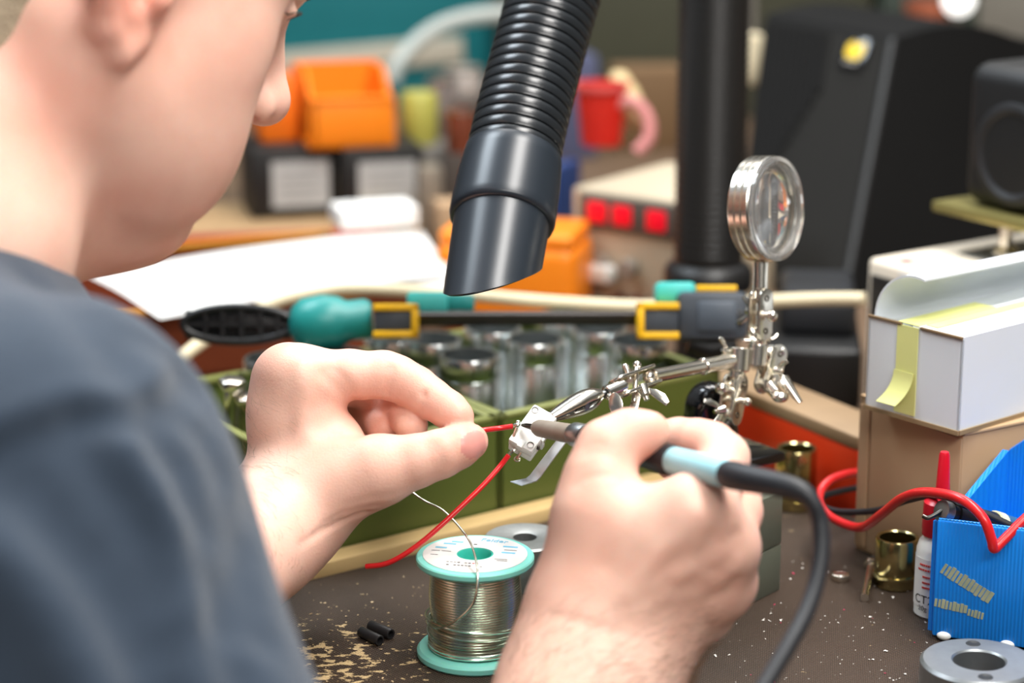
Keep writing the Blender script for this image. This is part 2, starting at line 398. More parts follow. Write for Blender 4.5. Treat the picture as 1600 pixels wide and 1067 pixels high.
SB = G(743, 1022, 0.0); sr = .0276; sh = .0500
sp = thing('solder_spool', 'mint green spool of solder wire with a white printed label on its top', 'solder spool', SB)
m = MB(); m.lathe([(.0075, 0), (sr-.001, 0), (sr, .001), (sr, .0032), (sr-.0012, .0046), (.0075, .0046)]); obj('bottom_flange', m, TEALS, sp)
m = MB(); m.lathe([(.0085, sh), (.0085, sh-.0042), (sr-.0012, sh-.0042), (sr, sh-.003), (sr, sh-.001), (sr-.0006, sh-.0003), (sr-.003, sh), (.0085, sh)], n=72); obj('top_flange', m, TEALS, sp)
m = MB(); m.lathe([(.0085, sh-.0002), (.0078, sh-.002), (.0075, .0005), (.0068, .0005), (.0070, sh-.002), (.0078, sh+.0002), (.0085, sh-.0002)]); obj('core', m, mat('mint_core', (60, 190, 170), rough=.4, sss=.1), sp)
m = MB(); m.lathe([(.0086, sh+.0001), (sr-.0032, sh+.0001), (sr-.0032, sh+.0003), (.0086, sh+.0003), (.0086, sh+.0001)], n=72); lab = obj('label', m, PAPER, sp, label='white printed paper label')
INKB = mat('ink_blue', (120, 196, 224), rough=.6); INKK = mat('ink_black', (46, 44, 44), rough=.6); INKR = mat('ink_red', (206, 60, 56), rough=.6)
def ink(x, y, w, h, mm, name='print_mark', rot=-11):
    M = Matrix.Translation((x, y, sh+.00033)) @ Matrix.Rotation(R(rot), 4, 'Z')
    o = obj(name, MB().box((w, h, .0001), M), mm, None, smooth=False); o.parent = lab; return o
for (x, y, w) in ((-.012, .0135, .006), (-.0085, .016, .0055), (.0165, .009, .007), (.0155, .001, .0065), (-.016, .0085, .0055)): ink(x, y, w, .0017, INKB)
o = obj('print_text', text_mesh('Felder', .0052, Matrix.Translation((.009, .0172, sh+.0003)) @ Matrix.Rotation(R(-16), 4, 'Z')), INKB, None, smooth=False); o.parent = lab
rr = random.Random(5)
for row, (y0, x0, n) in enumerate(((-.0105, -.0125, 9), (-.0148, -.0125, 10))):
    for i in range(n):
        if rr.random() < .82: ink(x0+i*.0017, y0-i*.00035+.0006*row, .0012, .0011 if rr.random() < .7 else .0006, INKR if row == 0 and i > 6 else INKK)
for (x, y, w) in ((-.0185, .0045, .004), (-.0135, .0035, .0045), (.0165, .0045, .006), (.012, -.0075, .006), (.0125, -.0095, .005), (-.019, -.001, .0035), (.0, .0125, .0016)): ink(x, y, w, .0005 if w > .002 else .001, INKK)
def solder_mat():
    m = mat('solder_tin', (214, 224, 208), rough=.25, metal=1, var=.06, scale=80); return m
SOL = solder_mat(); m = MB()
pts = []
turns = 31; z0, z1 = .0052, sh-.0048
for L_ in range(1):
    N = turns*40
    for i in range(N+1):
        a = 2*math.pi*i/40; z = z0+(z1-z0)*i/N; r_ = .0206+.0004*math.sin(z*260)+(.0007 if z < .017 else 0)
        pts.append((r_*math.cos(a), r_*math.sin(a), z))
m.tube(pts, .00080, 7); m.lathe([(.0205, z0), (.0205, z1)], n=48); obj('winding', m, SOL, sp)
for tilt, zz, r_, ph in ((.08, .0135, .0226, .3), (-.06, .0165, .0229, 1.9), (.11, .0185, .0234, 4.0)):
    q = [(r_*math.cos(t), r_*math.sin(t), zz+r_*tilt*math.sin(t+ph)) for t in np.linspace(0, 2*math.pi, 60, endpoint=False)]
    obj('loose_turn', MB().tube(q, .0005, 6, closed=True), SOL, sp)
# free end: from behind the thumb, over the label, down and round the winding
dS = 1.062
path = [W(624, 752, 1.085), W(645, 770, 1.083), W(664, 783, 1.080), W(690, 796, 1.072), W(715, 820, 1.060), W(735, 848, 1.046), W(745, 882, 1.035), W(746, 915, 1.032), W(738, 945, 1.033), W(715, 968, 1.036), W(692, 980, 1.042), W(676, 978, 1.052), W(670, 964, 1.064), W(679, 950, 1.072)]
obj('wire_end', MB().tube(cr(path, 8), .00055, 8), SOL, sp, world=True)

# ------------------------------------------------------------------ micro switch held by the clip, red wires
D0 = 1.072
o = W(832, 676, D0)
ax = (W(856, 646, D0+.006)-W(812, 706, D0-.006)).normalized()            # long side of the switch
tocam = Vector((-.25, -CP, SP+.10)).normalized()
nz = (tocam-ax*tocam.dot(ax)).normalized(); nx = nz.cross(ax)       # nx: across the face, down and right
SM = Matrix((ax, nx, nz)).transposed().to_4x4(); SM.translation = o
side = -1 if (SM.to_3x3() @ Vector((0, 1, 0))).z > 0 else 1           # side of the lever: the lower one
sw = thing('micro_switch', 'white micro switch with a bent steel lever, gripped by the clip', 'switch', SM)
L_, Wd, Th = .0235, .0130, .0095
m = MB(); m.prism([(-L_/2, -Wd/2), (L_/2, -Wd/2), (L_/2, Wd/2), (-L_/2, Wd/2)], Th*.55, Matrix.Translation((0, 0, -Th*.05)), bevel=.0011)
m.prism([(-L_/2+.0002, -Wd/2+.0002), (L_/2-.0002, -Wd/2+.0002), (L_/2-.0002, Wd/2-.0002), (-L_/2+.0002, Wd/2-.0002)], Th*.5, Matrix.Translation((0, 0, -Th*.55)), bevel=.0008)
m.box((.0026, .0013, .0085), c=(-.002, side*(Wd/2+.0004), -.0005), bevel=.0004); m.box((.0026, .0013, .0085), c=(.006, side*(Wd/2+.0004), -.0005), bevel=.0004)
m.box((.004, .003, .0012), c=(-.0105, 0, Th*.5), bevel=.0005); obj('housing', m, WHITEP, sw)
DK = mat('hole_dark', (70, 58, 48), rough=.6)
for x, y in ((.0085, -side*.0042), (-.0088, side*.0040)):
    obj('mounting_hole', MB().lathe([(.0016, .00525), (.0013, .0047), (.0011, .0035), (0, .0034)], Matrix.Translation((x, y, 0)), 24), DK, sw)
for i, x in enumerate((-.0062, -.0018, .0026)):
    obj('pin', MB().box((.0014, .0016, .0030), c=(x, side*(Wd/2+.0004), Th*.18), bevel=.0004), DK if i == 0 else CHROME, sw)
A3 = [W(872, 684, D0-.003), W(850, 713, D0-.004), W(828, 742, D0-.005), W(822, 747, D0-.005), W(797, 752, D0-.004)]
B3 = [W(885, 689, D0-.009), W(864, 717, D0-.010), W(843, 746, D0-.011), W(838, 751, D0-.011), W(815, 758, D0-.010)]
def lever(u, v):
    k = min(3, int(u*4)); f = u*4-k; return (A3[k]*(1-f)+A3[k+1]*f)*(1-v)+(B3[k]*(1-f)+B3[k+1]*f)*v
obj('lever', MB().quadgrid(lever, 16, 2, .0005), mat('lever_steel', (238, 242, 246), rough=.32, metal=.9), sw, world=True)
T1 = SM.inverted() @ W(809, 664, D0-.006); T2 = SM.inverted() @ W(800, 706, D0-.006); T3 = SM.inverted() @ W(808, 717, D0-.004)
def terminal(p, loop):
    q = Vector((-L_/2+.0004, p.y*.75, p.z*.4)); m = MB(); m.tube([q, (q+p)/2, p], [.0010, .0009, .0008], 8)
    if loop: m.tube([p+Vector((.0013*math.cos(t), .0013*math.sin(t), 0)) for t in np.linspace(0, 2*math.pi, 16, endpoint=False)], .0004, 6, closed=True)
    obj('terminal', m, CHROME, sw)
terminal(T1, False); terminal(T2, False); terminal(T3, True)
sold = MB().sphere(T1, (.0016, .0013, .0013)).sphere(T1+Vector((.0012, .0006, .0003)), .0011); obj('solder_joint', sold, SOL, sw)
def wire(name, px, r, label, tinned):
    t = [W(*q) for q in px]; th = thing(name, label, 'wire', t[-1] if tinned == 0 else t[0])
    obj('insulation', MB().tube(cr(t, 8), r, 12), REDW, th, world=True)
    e = W(*tinned); s_ = t[0]; m = MB(); m.tube([s_, (s_+e)/2+Vector((0, 0, .0003)), e], [.0008, .0009, .0007], 8); obj('bare_end', m, SOL, th, world=True); return th
wire('red_wire', [(801, 666, D0-.004), (780, 669, 1.068), (755, 672, 1.064), (735, 674, 1.064), (690, 668, 1.068)], .00128, 'short red wire pinched between thumb and finger, soldered to the white switch', (811, 663, D0-.006))
wire('red_wire', [(795, 711, D0-.006), (780, 730, 1.066), (755, 758, 1.062), (722, 790, 1.058), (690, 820, 1.055), (655, 850, 1.053), (622, 872, 1.053), (598, 882, 1.055), (572, 885, 1.058)], .00128, 'long red wire hanging in a curve from the white switch, free at one end', (802, 704, D0-.007))

# ------------------------------------------------------------------ soldering iron
def irond(x): return 1.064-.148*(x-820)/315
IP = [(818, 664), (832, 667), (838, 668), (905, 680), (912, 682), (1000, 706), (1052, 720), (1058, 721), (1138, 741)]
iron = thing('soldering_iron', 'soldering iron held in the right hand, light blue and black handle with a black cable', 'soldering iron', W(1090, 728, irond(1090)))
ir = lambda x: W(x, np.interp(x, [p[0] for p in IP], [p[1] for p in IP]), irond(x))
IRONM = mat('burnt_steel', (192, 184, 170), rough=.5, metal=.3, var=.3, scale=90, col2=(140, 124, 108))
obj('bit', MB().tube([ir(816), ir(822), ir(832), ir(838)], [.0007, .0012, .0016, .0022], 16), mat('bit_dark', (70, 62, 56), rough=.4, metal=1), iron, world=True)
obj('barrel', MB().tube([ir(834), ir(838), ir(843), ir(870), ir(908)], [.0018, .0032, .0041, .0044, .0046], 24), IRONM, iron, world=True)
obj('collar', MB().tube([ir(896), ir(899), ir(916), ir(918)], [.0050, .0056, .0058, .0052], 24), STEEL, iron, world=True)
obj('grip', MB().tube([ir(914), ir(918), ir(950), ir(1000), ir(1040), ir(1050), ir(1054)], [.0050, .0062, .0058, .0062, .0068, .0066, .0060], 24), RUB, iron, world=True)
obj('handle', MB().tube([ir(1051), ir(1054), ir(1090), ir(1130), ir(1136)], [.0055, .0060, .0060, .0060, .0055], 24), mat('pale_blue_plastic', (160, 214, 224), rough=.35, sss=.08), iron, world=True)
cb = [W(1134, 740, irond(1134)), W(1170, 748, .905), W(1215, 757, .895), W(1250, 767, .890), W(1270, 785, .888), W(1281, 815, .888), W(1283, 860, .886), W(1275, 910, .882), W(1258, 960, .875), W(1230, 1012, .866), W(1200, 1062, .858), W(1172, 1110, .850), W(1152, 1160, .842), W(1140, 1215, .832), W(1136, 1275, .822), W(1140, 1340, .810), Vector((.077, .690, .0060)), Vector((.080, .650, .0036)), Vector((.092, .605, .0036)), Vector((.120, .565, .0036)), Vector((.200, .540, .0036)), Vector((.300, .530, .0036)), Vector((.420, .560, .0003)), Vector((.60, .66, .0003))]
cc = cr(cb, 6); rad = [np.interp(i, [0, 2, 6, 12, 18, 24, len(cc)], [.0054, .0060, .0056, .0050, .0042, .0034, .0033]) for i in range(len(cc))]
obj('cable', MB().tube(cc, rad, 16), RUB, iron, world=True)

# ------------------------------------------------------------------ helping hand with magnifier
DT = 1.17
hh = thing('helping_hand', 'nickel plated helping hand stand with jointed arm, clip and magnifier', 'helping hand', W(1150, 770, 1.165))
def plate_pair(a, b, gap_dir, w, th, gap, name='hinge_plate'):
    """two parallel stadium plates from a to b"""
    a = Vector(a); b = Vector(b); ax_ = (b-a).normalized(); g = Vector(gap_dir); g = (g-ax_*g.dot(ax_)).normalized(); L = (b-a).length; rr_ = w/2
    poly = [(math.cos(t)*rr_, math.sin(t)*rr_) for t in np.linspace(R(90), R(270), 10)]+[(L+math.cos(t)*rr_, math.sin(t)*rr_) for t in np.linspace(R(-90), R(90), 10)]
    for s in (-1, 1):
        M = frame(a+g*(s*gap/2-th/2), g, ax_); p = obj(name, MB().prism(poly, th, M, bevel=th*.25), CHROME, hh, world=True)
        for e_ in (a, b):
            h = MB(); h.lathe([(.0009, 0), (.0017, 0), (.0017, .00025), (.0009, .00025), (.0009, 0)], frame(e_+g*(s*(gap/2+th/2)), g*s), 20)
            hm = obj('eyelet', h, mat('eyelet_dark', (84, 78, 70), rough=.35, metal=1), p, world=True)
def wing_nut(c, axis, up, sc=1.0):
    c = Vector(c); M = frame(c, axis, up)
    m = MB(); m.lathe([(0, -.0012), (.0026, -.0012), (.0022, .0030), (.0012, .0036), (.0012, .0050), (0, .0050)], M @ Matrix.Scale(sc, 4), 20)
    for s in (-1, 1):
        pr = [(s*.0018, .0005), (s*.0048, .0022), (s*.0074, .0052), (s*.0082, .0088), (s*.0062, .0100), (s*.0040, .0066), (s*.0016, .0028)]
        if s < 0: pr = pr[::-1]
        m.prism([(x, z) for x, z in pr], .0013, M @ Matrix.Scale(sc, 4) @ Matrix.Translation((0, .00065, 0)) @ Matrix.Rotation(R(90), 4, 'X'), bevel=.0004)
    obj('wing_nut', m, CHROME, hh, world=True)
cd = lambda dx, dy, dz: Vector((dx, dz*CP-0, dy))        # rough helper: right, up, away
# magnifier
mc = W(1195, 326, DT); mn = Vector((.80, -.58, .12)).normalized(); mr_ = .0272
MM = frame(mc, mn, (0, 0, 1))
mg = obj('magnifier', MB().lathe([(mr_-.0030, -.0062), (mr_-.0006, -.0064), (mr_, -.0058), (mr_, -.0030), (mr_-.0009, -.0024), (mr_, -.0018), (mr_, .0008), (mr_-.0009, .0014), (mr_, .0020), (mr_, .0048), (mr_-.0008, .0058), (mr_-.0030, .0058), (mr_-.0030, -.0062)], MM, 72), CHROME, hh, world=True)
GL = bpy.data.materials.new('lens_glass'); GL.use_nodes = True; gb = GL.node_tree.nodes['Principled BSDF']; gb.inputs['Transmission Weight'].default_value = .9; gb.inputs['Roughness'].default_value = .05; gb.inputs['IOR'].default_value = 1.49  # slightly opaque glass imitates bright reflections inside the lens
lr = mr_-.0031; prof = [(0, -.0046)]+[(lr*t, -.0046+.0026*t*t) for t in (.25, .5, .75, 1)]+[(lr*t, .0046-.0026*t*t) for t in (1, .75, .5, .25)]+[(0, .0046)]
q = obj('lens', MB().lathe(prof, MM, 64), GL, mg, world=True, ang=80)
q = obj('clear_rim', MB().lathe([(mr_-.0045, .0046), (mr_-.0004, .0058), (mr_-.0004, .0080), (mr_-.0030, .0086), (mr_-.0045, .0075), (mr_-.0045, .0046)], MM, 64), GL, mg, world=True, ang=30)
obj('socket', MB().cyl(W(1189, 409, DT), W(1188, 452, DT), .0039, bev=.0005).cyl(W(1188, 452, DT), W(1187, 466, DT), .0026), CHROME, hh, world=True)
gd = Vector((.62, -.78, .05))
plate_pair(W(1189, 466, DT), W(1187, 517, DT), gd, .0102, .0016, .0068)
obj('cross_screw', MB().cyl(W(1188, 490, DT)-gd*.010, W(1188, 490, DT)+gd*.009, .0014).sphere(W(1188, 490, DT)+gd*.0085, (.0030, .0026, .0030)), CHROME, hh, world=True)
wing_nut(W(1188, 490, DT)-gd*.0060, -gd, (.35, .1, 1), .95)
obj('ball_joint', MB().sphere(W(1188, 466, DT), .0030).sphere(W(1187, 517, DT), .0031).cyl(W(1187, 517, DT), W(1184, 540, DT), .0024), CHROME, hh, world=True)
obj('crossbar', MB().cyl(W(1138, 560, DT-.002), W(1222, 549, DT+.006), .0029), CHROME, hh, world=True)
obj('sleeve', MB().cyl(W(1185, 538, DT), W(1182, 572, DT), .0052, bev=.0006).lathe([(0, 0), (.0044, 0), (.0044, .002), (0, .002)], frame(W(1185, 536, DT), (0, 0, 1)), 24), CHROME, hh, world=True)
obj('sleeve', MB().cyl(W(1156, 543, DT-.002), W(1153, 580, DT-.002), .0058, bev=.0006), CHROME, hh, world=True)
obj('stub', MB().cyl(W(1153, 576, DT-.002), W(1151, 590, DT-.002), .0042).sphere(W(1150, 598, DT-.002), .0034), CHROME, hh, world=True)
wing_nut(W(1136, 549, DT-.006), Vector((-.6, -.5, .3)), (0, .2, 1), .8); wing_nut(W(1178, 531, DT-.004), Vector((-.7, .2, .5)), (1, 0, .2), .55)
# arm to the clip
rodA, rodB = W(1150, 562, DT-.002), W(1020, 588, 1.118)
rd = (rodA-rodB); obj('arm', MB().cyl(rodB, rodA, .0034).cyl(rodB+rd*.60, rodA, .0039, bev=.0004).cyl(rodB+rd*.58, rodB+rd*.62, .0044, bev=.0006), CHROME, hh, world=True)
hA, hB = W(1014, 589, 1.116), W(972, 604, 1.100); hg = Vector((.10, .75, .62))
plate_pair(hA, hB, hg, .0108, .0015, .0082)
obj('ball_joint', MB().sphere(hA, .0033).sphere(hB, .0033), CHROME, hh, world=True)
hm_ = (hA+hB)/2; hgn = hg.normalized()
obj('cross_screw', MB().cyl(hm_-hgn*.012, hm_+hgn*.010, .0013).sphere(hm_+hgn*.010, (.0022, .0022, .0022)), CHROME, hh, world=True)
wing_nut(W(1004, 607, 1.104), Vector((.30, -.55, -.75)), (1, .1, .45), 1.25)
obj('thumb_lever', MB().tube([W(984, 592, 1.11), W(980, 580, 1.11), W(977, 573, 1.112)], [.0016, .0013, .0018], 10).sphere(W(977, 573, 1.112), .0018), CHROME, hh, world=True)
skA, skB = W(974, 603, 1.098), W(940, 617, 1.090)
obj('clip_socket', MB().lathe([(0, 0), (.0034, 0), (.0036, .0008), (.0036, .0110), (.0030, .0116), (.0026, .0100), (0, .0095)], frame(skA, skB-skA), 28), CHROME, hh, world=True)
fl_ = MB(); fl_.tube([W(952, 617, 1.090), W(957, 624, 1.086)], .0013, 8); Mf = frame(W(963, 633, 1.084), Vector((-.3, -.8, .35)), (.3, 0, -1))
fl_.prism([(.0062*math.cos(t)*(.8 if math.cos(t) > 0 else 1), .0036*math.sin(t)) for t in np.linspace(0, 2*math.pi, 20, endpoint=False)], .0012, Mf, bevel=.0004); obj('set_screw', fl_, CHROME, hh, world=True)
# crocodile clip
cA, cB = W(938, 617, 1.090), W(862, 652, 1.074); cax = (cB-cA).normalized(); cup = Vector((-.35, -.35, .85)); cup = (cup-cax*cup.dot(cax)).normalized(); csd = cax.cross(cup)
CL = (cB-cA).length
for s in (1, -1):
    def jaw(u, v, s=s):
        w = np.interp(u, [0, .15, .45, .8, 1], [.0024, .0042, .0046, .0034, .0022]); a_ = (v-.5)*R(190)
        off_ = np.interp(u, [0, .3, .6, 1], [.0008, .0022, .0016, .0004])
        return cA+cax*(u*CL)+csd*(w*math.sin(a_))+cup*(s*(off_+w*.75*math.cos(a_)))
    obj('clip_jaw', MB().quadgrid(jaw, 18, 12, .0005), CHROME, hh, world=True)
tt = MB()
for i in range(7):
    for s in (-1, 1): tt.box((.0010, .0010, .0016), frame(cA+cax*(CL*(.62+.055*i))+csd*(s*.0024), cax, cup), bevel=.0001)
obj('clip_teeth', tt, STEEL, hh, world=True)
obj('clip_neck', MB().tube([cA-cax*.004, cA, cA+cax*.006, cA+cax*.016], [.0016, .0014, .0020, .0022], 12).cyl(cA+cax*.012-csd*.0048, cA+cax*.012+csd*.0048, .0015), STEEL, hh, world=True)
# lower joint to the base, and the second clip on the right
jA, jB = W(1149, 600, DT-.002), W(1140, 648, DT-.006); jg = Vector((.78, -.62, .05))
plate_pair(jA, jB, jg, .0112, .0017, .0074)
jm = (jA+jB)/2; jgn = jg.normalized(); obj('cross_screw', MB().cyl(jm-jgn*.014, jm+jgn*.009, .0015).sphere(jm-jgn*.013, .0028).sphere(jm+jgn*.009, .0022), CHROME, hh, world=True)
wing_nut(W(1128, 640, DT-.012), Vector((-.85, -.5, -.1)), (.3, -.3, -1), .95)
obj('ball_joint', MB().sphere(jA, .0036).sphere(jB, .0036), CHROME, hh, world=True)
obj('set_screw', MB().cyl(W(1150, 612, DT-.006), W(1128, 607, DT-.012), .0020).sphere(W(1127, 607, DT-.012), (.0034, .0034, .0034)), CHROME, hh, world=True)
kA, kB = W(1211, 553, DT+.006), W(1197, 600, DT+.002)
plate_pair(kA, kB, Vector((.55, -.8, .2)), .0102, .0016, .0066)
obj('ball_joint', MB().sphere(kA, .0033).sphere(kB, .0034), CHROME, hh, world=True)
wing_nut(W(1213, 579, DT-.004), Vector((.8, -.5, .1)), (.1, -.2, 1), .75); wing_nut(W(1200, 530, DT), Vector((.4, .4, .7)), (1, 0, 0), .5)
obj('clip_socket', MB().cyl(W(1201, 602, DT), W(1214, 616, DT-.004), .0034, bev=.0005).sphere(W(1219, 620, DT-.006), (.0044, .0036, .0030)), CHROME, hh, world=True)
k1, k2 = W(1222, 592, DT-.004), W(1250, 629, DT-.008); kax = (k2-k1).normalized(); kg = Vector((.7, -.5, .4)); kg = (kg-kax*kg.dot(kax)).normalized(); ks = kax.cross(kg); KL = (k2-k1).length
for s in (1, -1):
    obj('clip_jaw', MB().quadgrid(lambda u, v, s=s: k1+kax*(u*KL)+ks*((.0030-.0016*u)*math.sin((v-.5)*R(180)))+kg*(s*(.0012*(1-u)+(.0030-.0016*u)*.6*math.cos((v-.5)*R(180)))), 10, 8, .0005), CHROME, hh, world=True)
# black cast base
bb = W(1110, 640, 1.175)
BM = frame(Vector((bb.x, bb.y, .0535)), (0, 0, 1), E1)
base = MB(); pf = [(-.0165, 0), (.0165, 0)]+[(.0130*math.cos(t)+.0, .030+.0130*math.sin(t)) for t in np.linspace(0, math.pi, 14)]
base.prism([(x, y) for x, y in pf], .014, BM @ Matrix.Rotation(R(90), 4, 'X') @ Matrix.Translation((0, 0, -.007)), bevel=.0025)
base.box((.056, .036, .006), BM, c=(.004, -.006, .003), bevel=.002)
obj('cast_base', base, BLACKG, hh, world=True, label='black glossy cast base')
base2 = MB(); base2.tube([jB, (jB+W(1126, 668, 1.172))/2, W(1126, 672, 1.172)], [.0030, .0034, .0036], 14); obj('base_pin', base2, CHROME, hh, world=True)

# grey-green blocks the base stands on
BLK = mat('grey_green_steel', (104, 108, 94), rough=.45, metal=.35, var=.12, scale=30)
cR = G(1219, 921, 0); dirB = (G(1130, 966, 0)-cR); dirB.z = 0; dirB.normalize(); nB = Vector((dirB.y, -dirB.x, 0)); nB = nB if nB.y > 0 else -nB
for i, (z, h, lb) in enumerate(((0, .0245, 'grey green steel block lying on the board behind the right hand, lower of two'), (.0249, .0280, 'grey green steel block under the black cast base, upper of two'))):
    single('steel_block', MB().box((.075, .055, h), frame(cR+dirB*.0375+nB*.0275+Vector((0, 0, z)), (0, 0, 1), dirB), c=(0, 0, h/2), bevel=.0007), BLK, lb, 'steel block', frame(cR+dirB*.0375+nB*.0275+Vector((0, 0, z)), (0, 0, 1), dirB), 'stacked steel blocks')

# ------------------------------------------------------------------ fume hose with nozzle
fh = thing('fume_hose', 'black ribbed fume extraction hose with slanted nozzle hanging over the hands', 'fume hose', W(786, 330, 1.14))
HP = cr([W(770, 440, 1.118), W(787, 327, 1.140), W(808, 215, 1.160), W(835, 105, 1.178), W(864, 0, 1.193), W(905, -130, 1.205), W(960, -290, 1.20), W(1030, -500, 1.15)], 12)
def at(s):
    acc = 0
    for a_, b2 in zip(HP, HP[1:]):
        L = (b2-a_).length
        if acc+L >= s: return a_+(b2-a_)*((s-acc)/L)
        acc += L
    return HP[-1]
HMAT = mat('hose_plastic', (30, 33, 36), rough=.26, var=.08, spec=.6); NOZ = mat('nozzle_plastic', (34, 40, 47), rough=.32, var=.06, spec=.6)
s_col0, s_col1 = .036, .077
hp = []; hr = []; s_ = s_col1-.004; pitch = .0062
while s_ < .42:
    for (f, r_) in ((0, .0226), (.05, .0226), (.10, .0240), (.22, .0243), (.60, .0244), (.88, .0242), (.95, .0238)):
        hp.append(at(s_+f*pitch)); hr.append(r_)
    s_ += pitch
obj('ribbed_hose', MB().tube(hp, hr, 56), HMAT, fh, world=True, ang=50)
q = [at(s_col0-.001), at(s_col0), at(s_col0+.002), at(s_col0+.006), at(s_col0+.024), at(s_col1-.008), at(s_col1-.002), at(s_col1)]
obj('collar', MB().tube(q, [.0246, .0262, .0268, .0268, .0264, .0256, .0250, .0232], 64, cap=True), NOZ, fh, world=True, ang=50)
n0 = at(s_col0+.004); nax_ = (at(0)-n0).normalized(); NM = frame(n0, nax_, (1, 0, 0))
low = NM.to_3x3().inverted() @ Vector((-.40, -.90, .1)); ang0 = math.atan2(low.y, low.x)
def noz(inner):
    def fn(u, v):
        a_ = 2*math.pi*u; Lz = .0390+.0225*math.cos(a_-ang0); z = v*Lz; r_ = (.0243-.0010*v)-(.0016 if inner else 0)
        return NM @ Vector((r_*math.cos(a_), r_*math.sin(a_), z))
    return fn
nb_ = MB(); nb_.quadgrid(noz(False), 64, 14); nb_.quadgrid(noz(True), 64, 14)
nb_.quadgrid(lambda u, v: noz(False)(u, 1)*(1-v)+noz(True)(u, 1)*v, 64, 1); bmesh.ops.remove_doubles(nb_.bm, verts=nb_.bm.verts[:], dist=1e-5)
obj('nozzle', nb_, NOZ, fh, world=True)
# ------------------------------------------------------------------ steel sleeves in the green boxes
def sleeve_part_meshes(r=.0180, h=.072):
    a = MB(); a.lathe([(r-.0022, 0), (r, 0), (r, h-.016), (r-.0006, h-.0150), (r-.0006, h-.0135), (r-.0022, h-.0135), (r-.0022, 0)], n=48)
    b = MB(); b.lathe([(r-.0030, .002), (r-.0030, h), (r-.0010, h), (r-.0004, h-.0010), (r-.0004, h-.0120), (r-.0012, h-.0135)], n=48); return a, b
JT = [(733, 553, 'front row, nearest the thumb'), (836, 528, 'front row, behind the white switch'), (930, 512, 'front row, nearest the yellow clamp pad'),
      (676, 528, 'second row'), (776, 512, 'second row'), (871, 499, 'second row'), (568, 543, 'left'), (620, 520, 'left'), (440, 556, 'left'), (972, 519, 'right')]
JL = ['bright steel sleeve just above the tip of the index finger, front row', 'bright steel sleeve straight above the white switch, front row', 'bright steel sleeve at the right end of the front row, by the yellow pad',
      'steel sleeve behind and left of the sleeve above the index finger', 'steel sleeve in the second row, between the first and second sleeves of the front row', 'steel sleeve behind the clamp bar, between second and third front row sleeves',
      'steel sleeve half hidden behind the bent index finger, under the teal clamp grip', 'steel sleeve under the left yellow clamp pad', 'steel sleeve showing only its rim behind the knuckles of the left hand', 'steel sleeve in the right corner of the box, beside its olive side wall']
pr = None; placed = []
for (px, py, _), lb in zip(JT, JL):
    p = G(px, py, .071); q = Vector((p.x, p.y, -.0012))
    # keep sleeves clear of each other and inside the boxes
    for _i in range(40):
        for r_ in placed:
            dlt = q-r_
            if dlt.length < .0366: q = r_+dlt.normalized()*.0367
        sv = (q-FL).dot(NB)
        if sv < .0245: q += NB*(.0245-sv)
        if sv > .1420: q -= NB*(sv-.1420)
        se = (q-FL).dot(E1)-s0
        if se > .127-.026: q -= E1*(se-(.160-.024))
        if -.024 < se < 0: q -= E1*(se+.024)
        if 0 <= se < .024: q += E1*(.024-se)
    placed.append(q)
    if pr is None:
        th = thing('steel_sleeve', lb, 'steel sleeve', q, 'steel sleeves standing in the green boxes'); a_, b2 = sleeve_part_meshes(); o1 = obj('body', a_, ZINC, th); o2 = obj('neck', b2, ZINC, th); pr = (o1, o2)
    else:
        th = thing('steel_sleeve', lb, 'steel sleeve', q, 'steel sleeves standing in the green boxes')
        for o_ in pr:
            c = o_.copy(); c.parent = th; C.objects.link(c)
def hexbolt(name, a, b, r, head, mm, label, group=None):
    a = Vector(a); b = Vector(b); th = thing(name, label, 'bolt', frame(a, b-a), group); L = (b-a).length
    obj('shank', MB().lathe([(0, 0), (r, 0), (r, L), (0, L)], n=16), mm, th)
    m = MB(); m.prism([(head*math.cos(t), head*math.sin(t)) for t in np.linspace(0, 2*math.pi, 6, endpoint=False)], head*.7, Matrix.Translation((0, 0, L)), bevel=head*.1); obj('head', m, mm, th); return th
for (p1, p2, lb) in (((362, 606), None, 'shiny upright bolt in the left green box beside the wrist, left of two'), ((386, 632), None, 'shiny upright bolt in the left green box beside the wrist, right of two')):
    b = W(p1[0], p1[1], 1.245); a = b+NB*.012; a.z = -.0012; hexbolt('bolt', a, b, .0042, .0075, CHROME, lb, 'bolts in the left green box')

# ------------------------------------------------------------------ small things on the board
p = G(580, 986, .0027)
for (a, b, lb) in (((564, 987), (594, 1001), 'piece of black shrink tube on the board, nearer one left of the spool'), ((579, 977), (611, 991), 'piece of black shrink tube on the board, farther one left of the spool')):
    A = G(a[0], a[1], .0026); B = G(b[0], b[1], .0026); L = (B-A).length
    m = MB(); m.lathe([(.0024, 0), (.0026, .0003), (.0026, L-.0003), (.0024, L), (.0017, L), (.0017, 0), (.0024, 0)], frame(A, B-A), 28)
    single('shrink_tube', m, mat('shrink_black', (34, 33, 34), rough=.5), lb, 'shrink tube', A, 'black shrink tube pieces')
q = G(828, 925, 0); c_ = Vector((.0085, 1.151, 0))
m = MB(); m.lathe([(.0060, .001), (.0060, .0310), (.0072, .0315), (.0195, .0315), (.0205, .0305), (.0205, .0008), (.0197, 0), (.0070, 0), (.0060, .001)], n=64)
single('steel_bushing', m, mat('pitted_steel', (150, 152, 150), rough=.42, metal=.8, var=.2, scale=300), 'round grey steel bushing with a hole standing behind the solder spool', 'bushing', G(824, 944, 0)+Vector((0, .018, 0))) if False else None
o_ = obj('steel_bushing', m, mat('pitted_steel', (150, 152, 150), rough=.42, metal=.8, var=.2, scale=300), origin=Matrix.Translation(G(820, 930, 0))); setp(o_, 'round grey steel bushing with a hole standing behind the solder spool', 'bushing')
